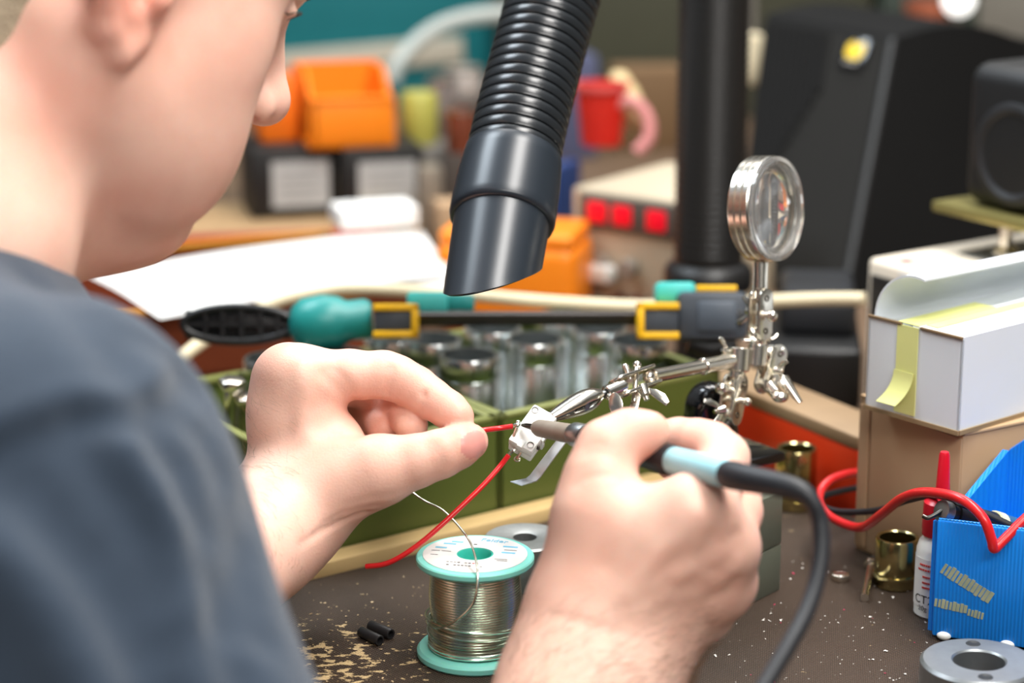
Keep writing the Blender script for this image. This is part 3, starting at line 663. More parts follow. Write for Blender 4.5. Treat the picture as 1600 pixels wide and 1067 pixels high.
nb2 = MB(); nb2.box((.010, .007, .0012), c=(0, 0, .0006)).box((.0012, .007, .012), c=(-.0045, 0, .006)).box((.010, .007, .0012), c=(0, 0, .0120))
o_ = obj('metal_bracket', nb2, BLACKG, origin=rotz(G(826, 968, 0), 20)); setp(o_, 'small black folded metal bracket right of the solder spool at the wrist', 'bracket')
m = MB(); rr_ = .0262; nn = 72
m.lathe([(.0116, 0), (.0116, .0172), (.0124, .018), (rr_-.0014, .018), (rr_, .0166), (rr_, 0), (.0116, 0)], n=nn)
rt = thing('steel_ring', 'thick grey steel ring with two small holes lying in front of the blue bin', 'steel ring', G(1530, 1031, .018)-Vector((0, 0, .018)))
obj('ring', m, mat('turned_steel', (150, 154, 156), rough=.38, metal=.85, var=.12, scale=200), rt)
for s in (-1, 1):
    obj('screw_hole', MB().lathe([(.0034, .0180), (.0032, .01825), (.0026, .0183), (.0024, .01815), (0, .01812)], Matrix.Translation((.001*s, s*.0190, 0)), 24), mat('hole_shade_dark', (48, 50, 52), rough=.5, metal=.4), rt)  # flush dark discs, the shade inside the holes put into their colour
def bushing(px, py, r, h, ring, label, pxtop=None):
    t = thing('brass_bushing', label, 'bushing', G(px, py, 0), 'yellow zinc bushings on the board')
    obj('body', MB().lathe([(r*.80, .001), (r*.80, h-.0006), (r*.86, h), (r*.94, h), (r, h-.0012), (r, ring+.0008), (r*.96, ring), (r*.96, .0006), (r*.90, 0), (r*.80, .001)], n=48), BRASSZ, t)
    obj('rim', MB().lathe([(r*.97, ring-.001), (r*1.06, ring-.0006), (r*1.06, ring+.0006), (r*.97, ring+.001)], n=48), BRASSZ, t); return t
bushing(1399, 914, .0112, .0262, .0065, 'yellow zinc plated bushing on the board left of the red capped bottle')
bushing(1242, 792, .0114, .0350, .0060, 'yellow zinc plated bushing behind the iron cable, before the red upstand')
a, b = G(1351, 934, .0022), G(1361, 884, .0022); hexbolt('bolt', a, b, .0022, .0040, CHROME, 'small zinc bolt lying left of the yellow bushing')
def nut(px, py, label, mm, r=.0042, h=.0035):
    m = MB(); m.prism([(r*math.cos(t), r*math.sin(t)) for t in np.linspace(0, 2*math.pi, 6, endpoint=False)], h, bevel=.0004); m.lathe([(r*.5, h), (r*.62, h+.0001), (r*.5, h-.001)], n=20)
    o2 = obj('hex_nut', m, mm, origin=rotz(G(px, py, 0), 20)); setp(o2, label, 'nut')
nut(1313, 906, 'small zinc nut on the board right of the iron cable', CHROME, .0050); nut(1053, 1062, 'shiny nut at the bottom edge beside the right wrist', CHROME, .0045)
# crumbs
rr = random.Random(11)
def crumbs(name, n, label, col, box_, smin_, smax_):
    m = MB()
    for i in range(n):
        px = rr.uniform(box_[0], box_[2]); py = rr.uniform(box_[1], box_[3]); p = G(px, py, 0); s = smin_+(smax_-smin_)*rr.random()**3
        vs_ = [Vector((rr.uniform(-1, 1), rr.uniform(-1, 1), rr.uniform(0, .7)))*s for _ in range(6)]
        b = bmesh.new(); [b.verts.new(v+p+Vector((0, 0, .0001))) for v in vs_]; bmesh.ops.convex_hull(b, input=b.verts[:]); b.faces.ensure_lookup_table()
        b.verts.index_update(); m._take(b, None)
    o2 = obj(name, m, mat(name+'_crumb', col, rough=.7), smooth=False); setp(o2, label, 'crumbs', kind='stuff')
crumbs('white_crumbs', 240, 'white crumbs scattered over the dark board', (214, 208, 200), (1000, 850, 1450, 1067), .0003, .0013)
crumbs('pale_crumbs', 130, 'pale wood crumbs scattered over the worn corner of the board', (206, 180, 140), (480, 900, 660, 1067), .0003, .0011)
crumbs('pink_crumbs', 16, 'pink plastic crumbs scattered among the white ones', (206, 60, 100), (1030, 880, 1440, 1067), .0005, .0013)

# ------------------------------------------------------------------ red drawer and rail on the right
REDD = mat('red_enamel', (206, 52, 16), rough=.40, var=.10, scale=12)
rd = thing('red_kerb', 'orange red low upstand with a wooden top rail, right of the helping hand', 'upstand', bframe(R0, RD))
obj('front', MB().box((.150, .012, .041), c=(.0, .006, .0175), bevel=.001), REDD, rd)
obj('top_rail', MB().box((.150, .034, .008), c=(.0, .017, .0422), bevel=.0012), mat('worn_rail', (148, 122, 92), rough=.55, var=.25, scale=25), rd, label='worn wooden rail')

# ------------------------------------------------------------------ boxes, bin and bottle on the right
CARD = mat('brown_cardboard', (184, 152, 118), rough=.8, var=.08, scale=14)
CARDE = mat('cardboard_edge', (196, 164, 126), rough=.8)
Lc = G(1336, 856, 0); dC = Vector((.52, -.854, 0)).normalized(); nC = Vector((.854, .52, 0))
cbx = thing('cardboard_box', 'closed brown cardboard box under the white carton', 'cardboard box', frame(Lc, (0, 0, 1), dC))
CL_, CW_, CH_ = .078, .20, .0835
obj('body', MB().box((CL_, CW_, CH_), c=(CL_/2, CW_/2, CH_/2), bevel=.001), CARD, cbx)
obj('lid_flap', MB().box((CL_+.002, CW_, .0016), c=(CL_/2, CW_/2, CH_+.0008), bevel=.0004), CARDE, cbx)
obj('side_flap', MB().box((.008, .0012, CH_-.006), c=(.0045, -.0006, CH_/2), bevel=.0003).box((CL_-.010, .0010, CH_-.004), c=(CL_/2+.005, -.0006, CH_/2), bevel=.0003), CARD, cbx)
Z1 = CH_+.0017
A_ = G(1352, 638, Z1); B_ = G(1497, 680, Z1); dW = (B_-A_).normalized(); nW = Vector((-dW.y, dW.x, 0)); LW = (B_-A_).length
wc = thing('white_carton', 'white carton with an open curled flap and yellow tape, on the cardboard box', 'carton', frame(A_, (0, 0, 1), dW))
WC = mat('white_card', (226, 231, 236), rough=.75, var=.04, scale=20); HW_ = .0485; DW_ = .17
m = MB(); t_ = .0012
m.box((LW, DW_, t_), c=(LW/2, DW_/2, t_/2)).box((LW, t_, HW_), c=(LW/2, t_/2, HW_/2)).box((t_, DW_, HW_), c=(LW-t_/2, DW_/2, HW_/2)).box((t_, DW_, HW_), c=(t_/2, DW_/2, HW_/2)).box((LW, t_, HW_), c=(LW/2, DW_-t_/2, HW_/2))
obj('body', m, WC, wc)
obj('top_panel', MB().box((LW*.52, DW_, t_), c=(LW*.74, DW_/2, HW_+t_/2)).box((LW*.50, DW_*.98, t_), c=(LW*.25, DW_/2, HW_-.004)), WC, wc)
def flap(u, v):
    a_ = v*R(105); r_ = .024
    return (LW*.02+r_*(1-math.cos(a_))+.0*u, .004+u*(DW_-.012), HW_+r_*math.sin(a_)*(1-.12*u))
obj('curled_flap', MB().quadgrid(flap, 12, 14, .0011), WC, wc)
ed = MB()
for (x0, x1) in ((.0, LW*.36), (LW*.56, LW)): ed.box((x1-x0, .0018, .0014), c=((x0+x1)/2, -.0002, HW_+.0007), bevel=.0003)
obj('cut_edge', ed, mat('raw_card_edge', (120, 98, 72), rough=.85), wc)
ed = MB(); ed.box((LW+.001, .0016, .0022), c=(LW/2, -.0002, .0011)).box((.0016, DW_, .0022), c=(LW+.0002, DW_/2, .0011)); obj('bottom_edge', ed, mat('raw_card_edge2', (150, 126, 92), rough=.85), wc)
TAPE = mat('yellow_tape', (232, 232, 150), rough=.5, sss=.05)
obj('tape', MB().box((.0135, .0004, HW_-.003), c=(LW*.43, -.0004, HW_/2+.0018)).box((.0135, .060, .0004), c=(LW*.43, .030, HW_+.0014)), TAPE, wc, label='yellow tape strip')
def tl(u, v): return (LW*.43+(u-.5)*.0125-.0045*v*v-.001, -.0010-.0075*v*v, HW_*.52-.0185*v+.002*v*v)
obj('loose_tape_end', MB().quadgrid(tl, 4, 10, .0003), TAPE, wc)
obj('side_tape', MB().box((LW*.12, DW_*.95, .0003), c=(LW*.62, DW_/2, HW_+.0016)), TAPE, wc)

# blue corrugated bin
def blue_mat():
    m = mat('blue_fluted_plastic', (20, 136, 236), rough=.30, var=.06, spec=.6); t = m.node_tree; b = t.nodes['Principled BSDF']; b.inputs['Subsurface Weight'].default_value = .1; b.inputs['Subsurface Radius'].default_value = (.002, .004, .01)
    tc = t.nodes.new('ShaderNodeTexCoord'); w = t.nodes.new('ShaderNodeTexWave'); w.bands_direction = 'X'; w.inputs['Scale'].default_value = 180; w.inputs['Distortion'].default_value = .4; w.inputs['Detail'].default_value = 2; w.inputs['Detail Scale'].default_value = .2
    t.links.new(tc.outputs['Object'], w.inputs[0]); bp = t.nodes.new('ShaderNodeBump'); bp.inputs['Strength'].default_value = .28; bp.inputs['Distance'].default_value = .001
    t.links.new(w.outputs['Fac'], bp.inputs['Height']); t.links.new(bp.outputs[0], b.inputs['Normal']); return m
BLUE = blue_mat()
Fb = G(1455, 993, 0.002); dB = (G(1600, 1013, .002)-Fb); dB.z = 0; dB.normalize(); sB = Vector((.60, .80, 0)); fB = frame(Fb, (0, 0, 1), dB)
bn = thing('blue_bin', 'bright blue fluted plastic bin with remains of tape on its front', 'storage bin', fB); iB = fB.inverted()
HB = .0585; FW = .115
def panel(name, a, bdir, ln, z0, z1, th):
    a = Vector(a); M = frame(a, Vector(bdir).cross(Vector((0, 0, 1))), bdir)
    obj(name, MB().prism([(0, z0(0)), (ln, z0(1))]+[(ln*(1-k/8), z1(1-k/8)) for k in range(9)], th, M @ Matrix.Identity(4), bevel=.0006), BLUE, bn)
def front_panel():
    m = MB(); n = 46; fl = FW/n
    m.box((FW, .0006, HB), c=(FW/2, -.0003, HB/2)).box((FW, .0006, HB), c=(FW/2, -.0035, HB/2))
    for i in range(n+1): m.box((.0005, .0030, HB-.0006), c=(fl*i if 0 < i < n else (.00025 if i == 0 else FW-.00025), -.0019, HB/2))
    return m
obj('front_panel', MB().box((FW, .0034, HB), c=(FW/2, .0017, HB/2), bevel=.0012), BLUE, bn)
fl = MB()
for i in range(64): fl.lathe([(.0005, 0), (.0009, .0002), (.0009, .0014), (.0005, .0016)], Matrix.Translation((.0014+i*.00176, .0017, HB-.0008)), 10)
obj('fluted_edge', fl, mat('blue_edge', (60, 160, 235), rough=.3), bn)
sL = iB.to_3x3() @ sB
m = MB(); P0 = Vector((.0005, .0035, 0)); Ls = .074
def sidefn(u, v):
    top = HB-.002+.0165*max(0, u-.3)/.7
    return P0+sL*(Ls*u)+Vector((0, 0, .001+v*(top-.001)))
m.quadgrid(sidefn, 24, 10, .0032); obj('side_panel', m, BLUE, bn)
m = MB(); bk = P0+sL*Ls
m.quadgrid(lambda u, v: bk+Vector((u*.09, 0, v*(HB+.0145+.045*min(1, u/.6)))), 4, 8, .003); obj('back_panel', m, BLUE, bn)
obj('floor_panel', MB().prism([(0, .003), (FW, .003), (bk.x+.09, bk.y), (bk.x, bk.y)], .003), BLUE, bn)
TR = mat('tape_residue', (150, 172, 150), rough=.55, var=.35, scale=120, col2=(196, 196, 160))
def tape_rest(c, ln, wd, rot, n, name):
    m = MB(); rr2 = random.Random(4); M = Matrix.Translation((c[0], -.0002, c[1])) @ Matrix.Rotation(R(90), 4, 'X') @ Matrix.Rotation(R(rot), 4, 'Z')
    for i in range(n):
        w_ = ln/n*rr2.uniform(.62, .95); h_ = wd*rr2.uniform(.8, 1.0); m.box((w_, h_, .00025), M @ Matrix.Translation((-ln/2+ln*(i+.5)/n, rr2.uniform(-.04, .04)*wd, 0)))
    obj(name, m, TR, bn)
tape_rest((.0155, .0290), .0270, .0066, -28, 13, 'tape_remains'); tape_rest((.0085, .0165), .0160, .0048, -6, 9, 'tape_remains'); tape_rest((.0205, .0140), .0080, .0040, -8, 5, 'tape_remains')
for x in (.006, .036): obj('foot', MB().sphere((x, .0005, .0008), (.0035, .0025, .0022)), WHITEP, bn)
# bottle behind the bin's corner
bo = thing('glue_bottle', 'small white bottle with red nozzle cap and printed label, left of the blue bin', 'bottle', G(1463, 958, 0)); br = .0112
obj('body', MB().lathe([(0, 0), (br-.001, 0), (br, .001), (br, .034), (br-.0012, .038), (br*.62, .0415), (br*.55, .043), (0, .043)], n=40), WHITEP, bo)
RC = mat('red_cap', (206, 16, 40), rough=.32, coat=.2)
m = MB(); m.lathe([(0, .0415), (br*.80, .0415), (br*.82, .043), (br*.78, .058), (br*.60, .0600), (.0040, .0605), (.0034, .066), (.0026, .082), (.0020, .0835), (0, .0838)], n=36); cp_ = obj('cap', m, RC, bo, label='red nozzle cap')
m = MB(); m.lathe([(br+.0002, .006), (br+.0003, .006), (br+.0003, .031), (br+.0002, .031)], n=40); lb_ = obj('label', m, PAPER, bo, label='white printed label')
def bent_text(s, size, z, ang, mm):
    me = text_mesh(s, size, Matrix())
    for v in me.vertices:
        a_ = ang+v.co.x/(br+.0004); v.co = Vector(((br+.00045)*math.cos(a_), (br+.00045)*math.sin(a_), z+v.co.y))
    o2 = obj('print_text', me, mm, None, smooth=False); o2.parent = lb_
bent_text('CT2', .0062, .0100, R(222), INKK); bent_text('20g', .0036, .0068-.0012, R(222), INKK)
for z, w in ((.0280, .012), (.0255, .014), (.0220, .008), (.0190, .008), (.0165, .008)):
    me = MB(); n_ = 10
    for i in range(n_):
        a_ = R(238)-w/br/2+w/br*(i+.5)/n_
        me.box((.0003, w/n_*.72, .0009), Matrix.Rotation(a_, 4, 'Z') @ Matrix.Translation((br+.0004, 0, z)))
    o2 = obj('print_line', me, INKR, None, smooth=False); o2.parent = lb_
# hand tool lying in the bin, and test leads
tool = thing('screw_extractor', 'black handled tool with a bent steel tip lying across the blue bin', 'hand tool', W(1480, 800, 1.09))
tp = [W(1442, 806, 1.080), W(1450, 809, 1.079), (W(1463, 803, 1.079)), W(1472, 797, 1.079)]
obj('bent_tip', MB().tube(cr(tp, 5), .0011, 10), mat('dark_steel', (96, 94, 90), rough=.3, metal=1), tool, world=True)
a, b = W(1470, 797, 1.079), W(1640, 850, 1.118); dv = (b-a); 
seg = lambda f0, f1, r0, r1, nm, mm: obj(nm, MB().tube([a+dv*f0, a+dv*(f0+.004), a+dv*(f1-.004), a+dv*f1], [r0*.85, r0, r1, r1*.9], 24), mm, tool, world=True)
seg(0, .07, .0052, .0052, 'chuck', STEEL); seg(.07, .12, .0044, .0046, 'chuck_ring', BLACKP); seg(.12, .46, .0054, .0070, 'handle', BLACKP); seg(.46, .53, .0078, .0078, 'cream_ring', mat('cream_ring', (222, 214, 170), rough=.5)); seg(.53, 1.0, .0074, .0078, 'blue_grip', mat('dark_blue_grip', (52, 92, 128), rough=.4))
def lead(name, pts_, r, mm, label):
    pp = [W(*q) for q in pts_]; o2 = single(name, MB().tube(cr(pp, 8), r, 12), mm, label, 'test lead', pp[0], 'test leads'); return o2
lead('test_lead', [(1345, 738, 1.24), (1322, 741, 1.225), (1296, 751, 1.215), (1281, 770, 1.205), (1283, 792, 1.19), (1305, 812, 1.175), (1345, 824, 1.155), (1378, 803, 1.13), (1412, 777, 1.105), (1450, 769, 1.085), (1500, 779, 1.066), (1535, 808, 1.058), (1549, 842, 1.058), (1553, 857, 1.060), (1566, 846, 1.062), (1600, 812, 1.066), (1650, 770, 1.072)], .0024, REDW, 'red test lead looping from the cardboard box over the edge of the blue bin')
lead('test_lead', [(1340, 762, 1.235), (1315, 767, 1.225), (1290, 774, 1.215), (1278, 784, 1.21), (1290, 794, 1.20), (1320, 800, 1.185), (1372, 797, 1.165), (1420, 781, 1.13), (1465, 774, 1.10), (1510, 790, 1.075), (1560, 812, 1.072), (1640, 850, 1.075)], .0017, RUB, 'thin black test lead running beside the red one into the blue bin')
# ------------------------------------------------------------------ bar clamp across the sleeves
DC = 1.325
TEAL = mat('teal_plastic', (30, 132, 128), rough=.38, var=.25, scale=45); TEALL = mat('light_teal', (66, 184, 178), rough=.4); YEL = mat('yellow_pad', (240, 184, 20), rough=.45); DG = mat('dark_grey_plastic', (62, 68, 76), rough=.45)
cl = thing('bar_clamp', 'one handed bar clamp in teal, black and yellow lying across the steel sleeves', 'bar clamp', W(700, 500, DC))
cw = lambda px, py, dd=0: W(px, py, DC+dd)
obj('bar', MB().box(((cw(1060, 494)-cw(600, 500)).length, .0055, .0075), frame((cw(1060, 494)+cw(600, 500))/2, (0, -.2, 1), cw(1060, 494)-cw(600, 500)), bevel=.0008), mat('clamp_bar_steel', (72, 68, 66), rough=.4, metal=.7), cl, world=True)
hc = cw(370, 507); hx = (cw(455, 507)-hc).normalized(); HMx = frame(hc, Vector((0, -CP, SP)), hx)
ring = [(.0310*math.cos(t)*(1 if math.cos(t) < 0 else 1.05), .0100*math.sin(t), 0) for t in np.linspace(0, 2*math.pi, 40, endpoint=False)]
m = MB(); m.tube(ring, .0026, 10, HMx, closed=True); obj('handle_loop', m, BLACKP, cl, world=True)
m = MB(); m.box((.060, .0022, .004), HMx); 
for x in (-.018, -.008, .003, .014, .024): m.box((.0022, .0175 if abs(x) < .02 else .012, .004), HMx, c=(x, 0, 0))
m.box((.062, .017, .0015), HMx, c=(0, 0, -.005), bevel=.0005); obj('handle_web', m, BLACKP, cl, world=True)
m = MB(); gx = (cw(582, 500)-cw(455, 508))
m.tube([cw(452, 508), cw(458, 508), cw(475, 506), cw(505, 503), cw(530, 503), cw(545, 501), cw(572, 498), cw(582, 497)], [.004, .0105, .0150, .0162, .0150, .0118, .0118, .0095], 28); obj('grip', m, TEAL, cl, world=True)
def yframe(x0, x1, y0, y1, name):
    c0 = cw((x0+x1)/2, (y0+y1)/2, -.012); w = (cw(x1, y0)-cw(x0, y0)).length; h = (cw(x0, y1)-cw(x0, y0)).length; M = frame(c0, Vector((0, -CP, SP)), (1, 0, 0)); m = MB(); t = .0042
    m.box((w, t, .016), M, c=(0, h/2-t/2, 0), bevel=.001).box((w, t, .016), M, c=(0, -h/2+t/2, 0), bevel=.001); s = 1 if name == 'l' else -1
    m.box((t, h, .016), M, c=(s*(w/2-t/2), 0, 0), bevel=.001); obj('jaw_pad', m, YEL, cl, world=True, label='yellow pad')
    obj('jaw', MB().box((w*.82, h-2*t, .012), M, c=(-s*w*.06, 0, 0), bevel=.001), DG, cl, world=True)
yframe(584, 654, 475, 528, 'l'); yframe(995, 1060, 473, 530, 'r')
bx = lambda nm, x0, x1, y0, y1, th, mm, dd=0, bev=.002: obj(nm, MB().box(((cw(x1, y0)-cw(x0, y0)).length, (cw(x0, y1)-cw(x0, y0)).length, th), frame(cw((x0+x1)/2, (y0+y1)/2, dd), Vector((0, -CP, SP)), (1, 0, 0)), bevel=bev), mm, cl, world=True)
bx('release_lever', 636, 700, 456, 490, .012, TEALL, .012); bx('slide_body', 690, 742, 460, 486, .014, TEAL, .018)
bx('head', 1056, 1166, 456, 532, .026, DG, .0, .004); bx('head_rib', 1085, 1150, 470, 520, .030, mat('grey_rib', (74, 82, 92), rough=.45), .0, .003); bx('head_cover', 1022, 1086, 441, 474, .020, TEALL, .006, .003); bx('top_strip', 1086, 1150, 446, 456, .016, YEL, .004, .001)
obj('screw_hole', MB().lathe([(.0050, .0), (.0035, .0006), (0, .0004)], frame(cw(1152, 497, -.0136), Vector((0, -CP, SP))), 20), BLACKP, cl, world=True)
obj('head_foot', MB().tube([cw(1075, 536), cw(1110, 545), cw(1150, 538)], [.006, .008, .006], 16), BLACKP, cl, world=True)

# ------------------------------------------------------------------ cream cable, papers, orange tray and case
single('cream_cable', MB().tube(cr([W(235, 610, 1.36), W(285, 558, 1.40), W(345, 515, 1.43), (W(425, 474, 1.45)), W(500, 456, 1.46), W(570, 451, 1.46), W(700, 458, 1.46), W(850, 471, 1.455), W(1000, 479, 1.45), W(1120, 476, 1.45), W(1210, 470, 1.44), W(1290, 467, 1.43), W(1352, 467, 1.42)], 10), .0042, 14), CREAM, 'thick cream cable arching behind the bar clamp', 'cable', W(700, 458, 1.46))
ORW = mat('orange_crate', (120, 54, 26), rough=.5, var=.25, scale=10)
ot = thing('orange_tray', 'low orange brown tray under the papers behind the green boxes', 'tray', bframe(Vector((-.375, 1.425, -.004)), (.93, .37, 0)))
m = MB(); m.box((.33, .20, .003), c=(.165, .1, .0015)).box((.33, .003, .046), c=(.165, .0015, .023)).box((.33, .003, .046), c=(.165, .1985, .023)).box((.003, .2, .046), c=(.0015, .1, .023)).box((.003, .2, .046), c=(.3285, .1, .023)); obj('body', m, ORW, ot)
obj('rim', MB().box((.33, .006, .003), c=(.165, .003, .0475)).box((.33, .006, .003), c=(.165, .197, .0475)), mat('amber_rim', (214, 150, 50), rough=.4), ot)
def sheet(px4, z, label, name='paper_sheet', wob=.002, th=.0004, mm=PAPER, cat='paper', sag=0.0):
    P_ = [G(x, y, z) for x, y in px4]
    def fn(u, v):
        p = (P_[0]*(1-u)+P_[1]*u)*(1-v)+(P_[3]*(1-u)+P_[2]*u)*v
        return p+Vector((0, 0, wob*math.sin(5*u+2*v)*math.sin(3*v+1)-sag*(1-u)**2))
    return single(name, MB().quadgrid(fn, 18, 12, th), mm, label, cat, (P_[0]+P_[2])/2, 'white sheets behind the bench' if cat == 'paper' else None)
sheet([(140, 424), (640, 352), (700, 428), (250, 486)], .052, 'top white sheet of paper lying behind the clamp, its near corner hanging', sag=.004)
sheet([(300, 420), (660, 360), (716, 446), (330, 470)], .047, 'white sheet of paper under the top sheet, its edge showing at the right', wob=.001)
single('white_pad', MB().box((.062, .040, .016), bframe(G(585, 350, .055), (.95, .3, 0)), c=(0, 0, .008), bevel=.003), PAPER, 'white folded paper pad lying beyond the sheets, left of the nozzle', 'paper pad', bframe(G(585, 350, .055), (.95, .3, 0)))
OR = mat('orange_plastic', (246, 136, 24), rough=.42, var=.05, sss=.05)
oc = thing('orange_case', 'orange rounded plastic case behind the hose nozzle', 'case', bframe(Vector((W(795, 420, 1.66).x, W(795, 420, 1.66).y, -.004)), (.97, -.24, 0)))
obj('body', MB().box((.105, .07, .066), c=(0, .02, .033), bevel=.010, seg=4), OR, oc); obj('lid', MB().box((.100, .066, .012), c=(0, .02, .069), bevel=.005, seg=3), OR, oc)
# blue panel left of the supply
bp_ = W(877, 330, 1.86); single('blue_folder', MB().box((.014, .05, .085), rotz((bp_.x, bp_.y, -.004), -25), c=(0, 0, .0425), bevel=.002), mat('navy_blue', (36, 60, 110), rough=.5), 'dark blue upright box left of the power supply', 'box', rotz((bp_.x, bp_.y, -.004), -25))

# ------------------------------------------------------------------ power supply with red displays
PF = W(893, 455, 1.72); pdir = Vector((.80, -.60, 0)); 
ps = thing('power_supply', 'beige bench power supply with three glowing red displays', 'power supply', frame(Vector((PF.x, PF.y, -.004)), (0, 0, 1), pdir))
BEI = mat('beige_enamel', (200, 184, 158), rough=.5, var=.06)
obj('housing', MB().box((.100, .13, .096), c=(.050, .065, .048), bevel=.003), BEI, ps)
obj('display_strip', MB().box((.088, .003, .026), c=(.052, -.0012, .0800), bevel=.0008), mat('grey_strip', (96, 90, 84), rough=.5), ps)
REDL = mat('red_display', (225, 4, 36), rough=.3, emit=.55)
for x in (.0245, .0470, .0770): obj('display', MB().box((.0165, .003, .0150), c=(x, -.0026, .0800), bevel=.0010), REDL, ps, label='red lit display')
for x in (.03, .055): obj('knob', MB().cyl((x, 0, .042), (x, -.010, .042), .007, bev=.001), mat('knob_grey', (150, 140, 128), rough=.4), ps)
obj('connector', MB().box((.020, .014, .013), c=(.034, -.010, .036), bevel=.003, seg=3), WHITEP, ps, label='white connector')
for x in (.045, .06, .08): obj('socket', MB().cyl((x, 0, .016), (x, -.008, .016), .005, bev=.0006), mat('socket_dark', (96, 40, 34), rough=.5), ps)
# red tub with a brush on the supply
rb = W(937, 235, 1.93); rbz = .088
rt2 = thing('red_tub', 'red plastic tub standing on the power supply', 'tub', (rb.x, rb.y-.03, rbz))
obj('tub', MB().lathe([(0, 0), (.0165, 0), (.0215, .050), (.0200, .050), (.0155, .002), (0, .002)], n=40), mat('red_plastic', (216, 40, 28), rough=.4), rt2)
obj('rim', MB().lathe([(.0205, .046), (.0235, .047), (.0235, .051), (.0205, .051)], n=40), mat('pink_rim', (222, 96, 92), rough=.4), rt2)
single('cream_brush', MB().tube([W(960, 118, 1.93), W(966, 124, 1.92), W(978, 150, 1.91), W(992, 178, 1.905), W(1000, 200, 1.90)], [.004, .0090, .0120, .0110, .006], 18), mat('cream_handle', (214, 190, 140), rough=.5), 'cream handle leaning over the red tub', 'brush handle', W(980, 150, 1.91))
single('pink_tube', MB().tube(cr([W(950, 168, 1.88), W(985, 158, 1.88), W(1010, 180, 1.88), W(1014, 214, 1.88), W(995, 238, 1.88)], 8), .0055, 12), mat('pink_tube', (214, 140, 136), rough=.4), 'pale pink tube curling beside the red tub', 'tube', W(1010, 180, 1.88))

# ------------------------------------------------------------------ standing duct
DD = 1.55; db = W(1107, 420, DD)
du = thing('standing_duct', 'thick black ribbed duct standing upright on a flange, left of the large loudspeaker', 'duct', (db.x, db.y, -.004))
DUM = mat('duct_black', (24, 23, 23), rough=.42, spec=.5)
pr_ = [(.0235, .08)]; z = .08
while z < .46:
    pr_ += [(.0226, z), (.0240, z+.0014), (.0240, z+.0036), (.0226, z+.0050)]; z += .0054
obj('ribbed_duct', MB().lathe(pr_, n=48), DUM, du, ang=50)
obj('flange', MB().lathe([(0, .058), (.030, .058), (.0305, .060), (.0305, .070), (.028, .074), (.0235, .076), (.0235, .082), (0, .082)], n=48), DUM, du)
obj('stand', MB().lathe([(0, 0), (.034, 0), (.034, .004), (.022, .010), (.020, .058), (0, .058)], n=40), BLACKP, du)

# ------------------------------------------------------------------ large loudspeaker
SPK = mat('speaker_black', (16, 16, 16), rough=.75, var=.08, spec=.2); SPK2 = mat('speaker_panel', (28, 27, 25), rough=.75, var=.06, spec=.2)
ls = thing('loudspeaker', 'large black loudspeaker cabinet with ribbed front panel and small yellow badge', 'loudspeaker', G(1240, 470, -.004))
c8 = {'bl': G(1146, 445, -.004), 'br': G(1322, 478, -.004), 'tl': W(1198, 22, 1.885), 'tr': W(1402, 58, 1.80)}
rbk = Vector((.78, .62, 0)); dep = .24
bl, br_, tl_, tr_ = c8['bl'], c8['br'], c8['tl'], c8['tr']
bl2, br2, tl2, tr2 = bl+rbk*dep, br_+rbk*dep, tl_+rbk*(dep*.8), tr_+rbk*(dep*.8)
m = MB()
def cab(u, v):       # right side wall, arched at the top
    b = br_*(1-u)+br2*u; t = tr_*(1-u)+tr2*u+Vector((0, 0, .012*math.sin(math.pi*min(1, u*1.2))-.02*u)); return b*(1-v)+t*v
def left(u, v): b = bl*(1-u)+bl2*u; t = tl_*(1-u)+tl2*u+Vector((0, 0, .012*math.sin(math.pi*min(1, u*1.2))-.02*u)); return b*(1-v)+t*v
m.quadgrid(cab, 16, 8); m.quadgrid(left, 16, 8); m.quadgrid(lambda u, v: cab(u, 1)*(1-v)+left(u, 1)*v, 16, 8); m.quadgrid(lambda u, v: cab(1, u)*(1-v)+left(1, u)*v, 8, 8); m.quadgrid(lambda u, v: cab(0, u)*(1-v)+left(0, u)*v, 8, 8)
bmesh.ops.remove_doubles(m.bm, verts=m.bm.verts[:], dist=1e-5); obj('cabinet', m, SPK, ls, world=True)
fn_ = (br_-bl).cross(tl_-bl).normalized()
fr = lambda u, v, h=0: (bl*(1-u)+br_*u)*(1-v)+(tl_*(1-u)+tr_*u)*v+fn_*h
if fn_.y > 0: fn_ = -fn_
m = MB(); m.quadgrid(lambda u, v: fr(.01+.93*u, .02+.96*v, .002), 8, 8, .004); obj('front_panel', m, SPK2, ls, world=True)
for i in range(11):
    u = .03+.047*i; v0 = .22+.052*i
    obj('rib', MB().tube([fr(u, v0, .003), fr(u, .965, .003)], .0026, 8), SPK, ls, world=True)
obj('corner_edge', MB().tube([fr(.975, .02, .001), fr(.975, .5, .001), fr(.975, .985, .001)], .0035, 10), mat('edge_grey', (38, 39, 40), rough=.5), ls, world=True)
bc = W(1349, 74, 1.80); uu = (fr(.76, .90)-fr(.70, .90)).normalized(); vv_ = fn_.cross(uu); BMx = frame(fr(.735, .905, .0045), fn_, uu)
bdg = obj('badge', MB().box((.022, .026, .0015), BMx, bevel=.0006), BLACKG, ls, world=True, label='black badge with yellow mark'); 
m = MB(); m.prism([(-.008, .006), (-.0045, .0095), (0, .0062), (.0045, .0095), (.008, .006), (.0078, -.001), (.005, -.0055), (-.005, -.0055), (-.0078, -.001)], .0006, BMx @ Matrix.Translation((0, 0, .0007))); obj('yellow_mark', m, mat('badge_yellow', (226, 190, 20), rough=.5), bdg, world=True, smooth=False)
m = MB()
for i in range(4): m.box((.0022, .0022, .0005), BMx, c=(-.0046+.0030*i, -.0085, .0009))
obj('badge_letters', m, mat('badge_grey', (150, 146, 140), rough=.5), bdg, world=True, smooth=False)
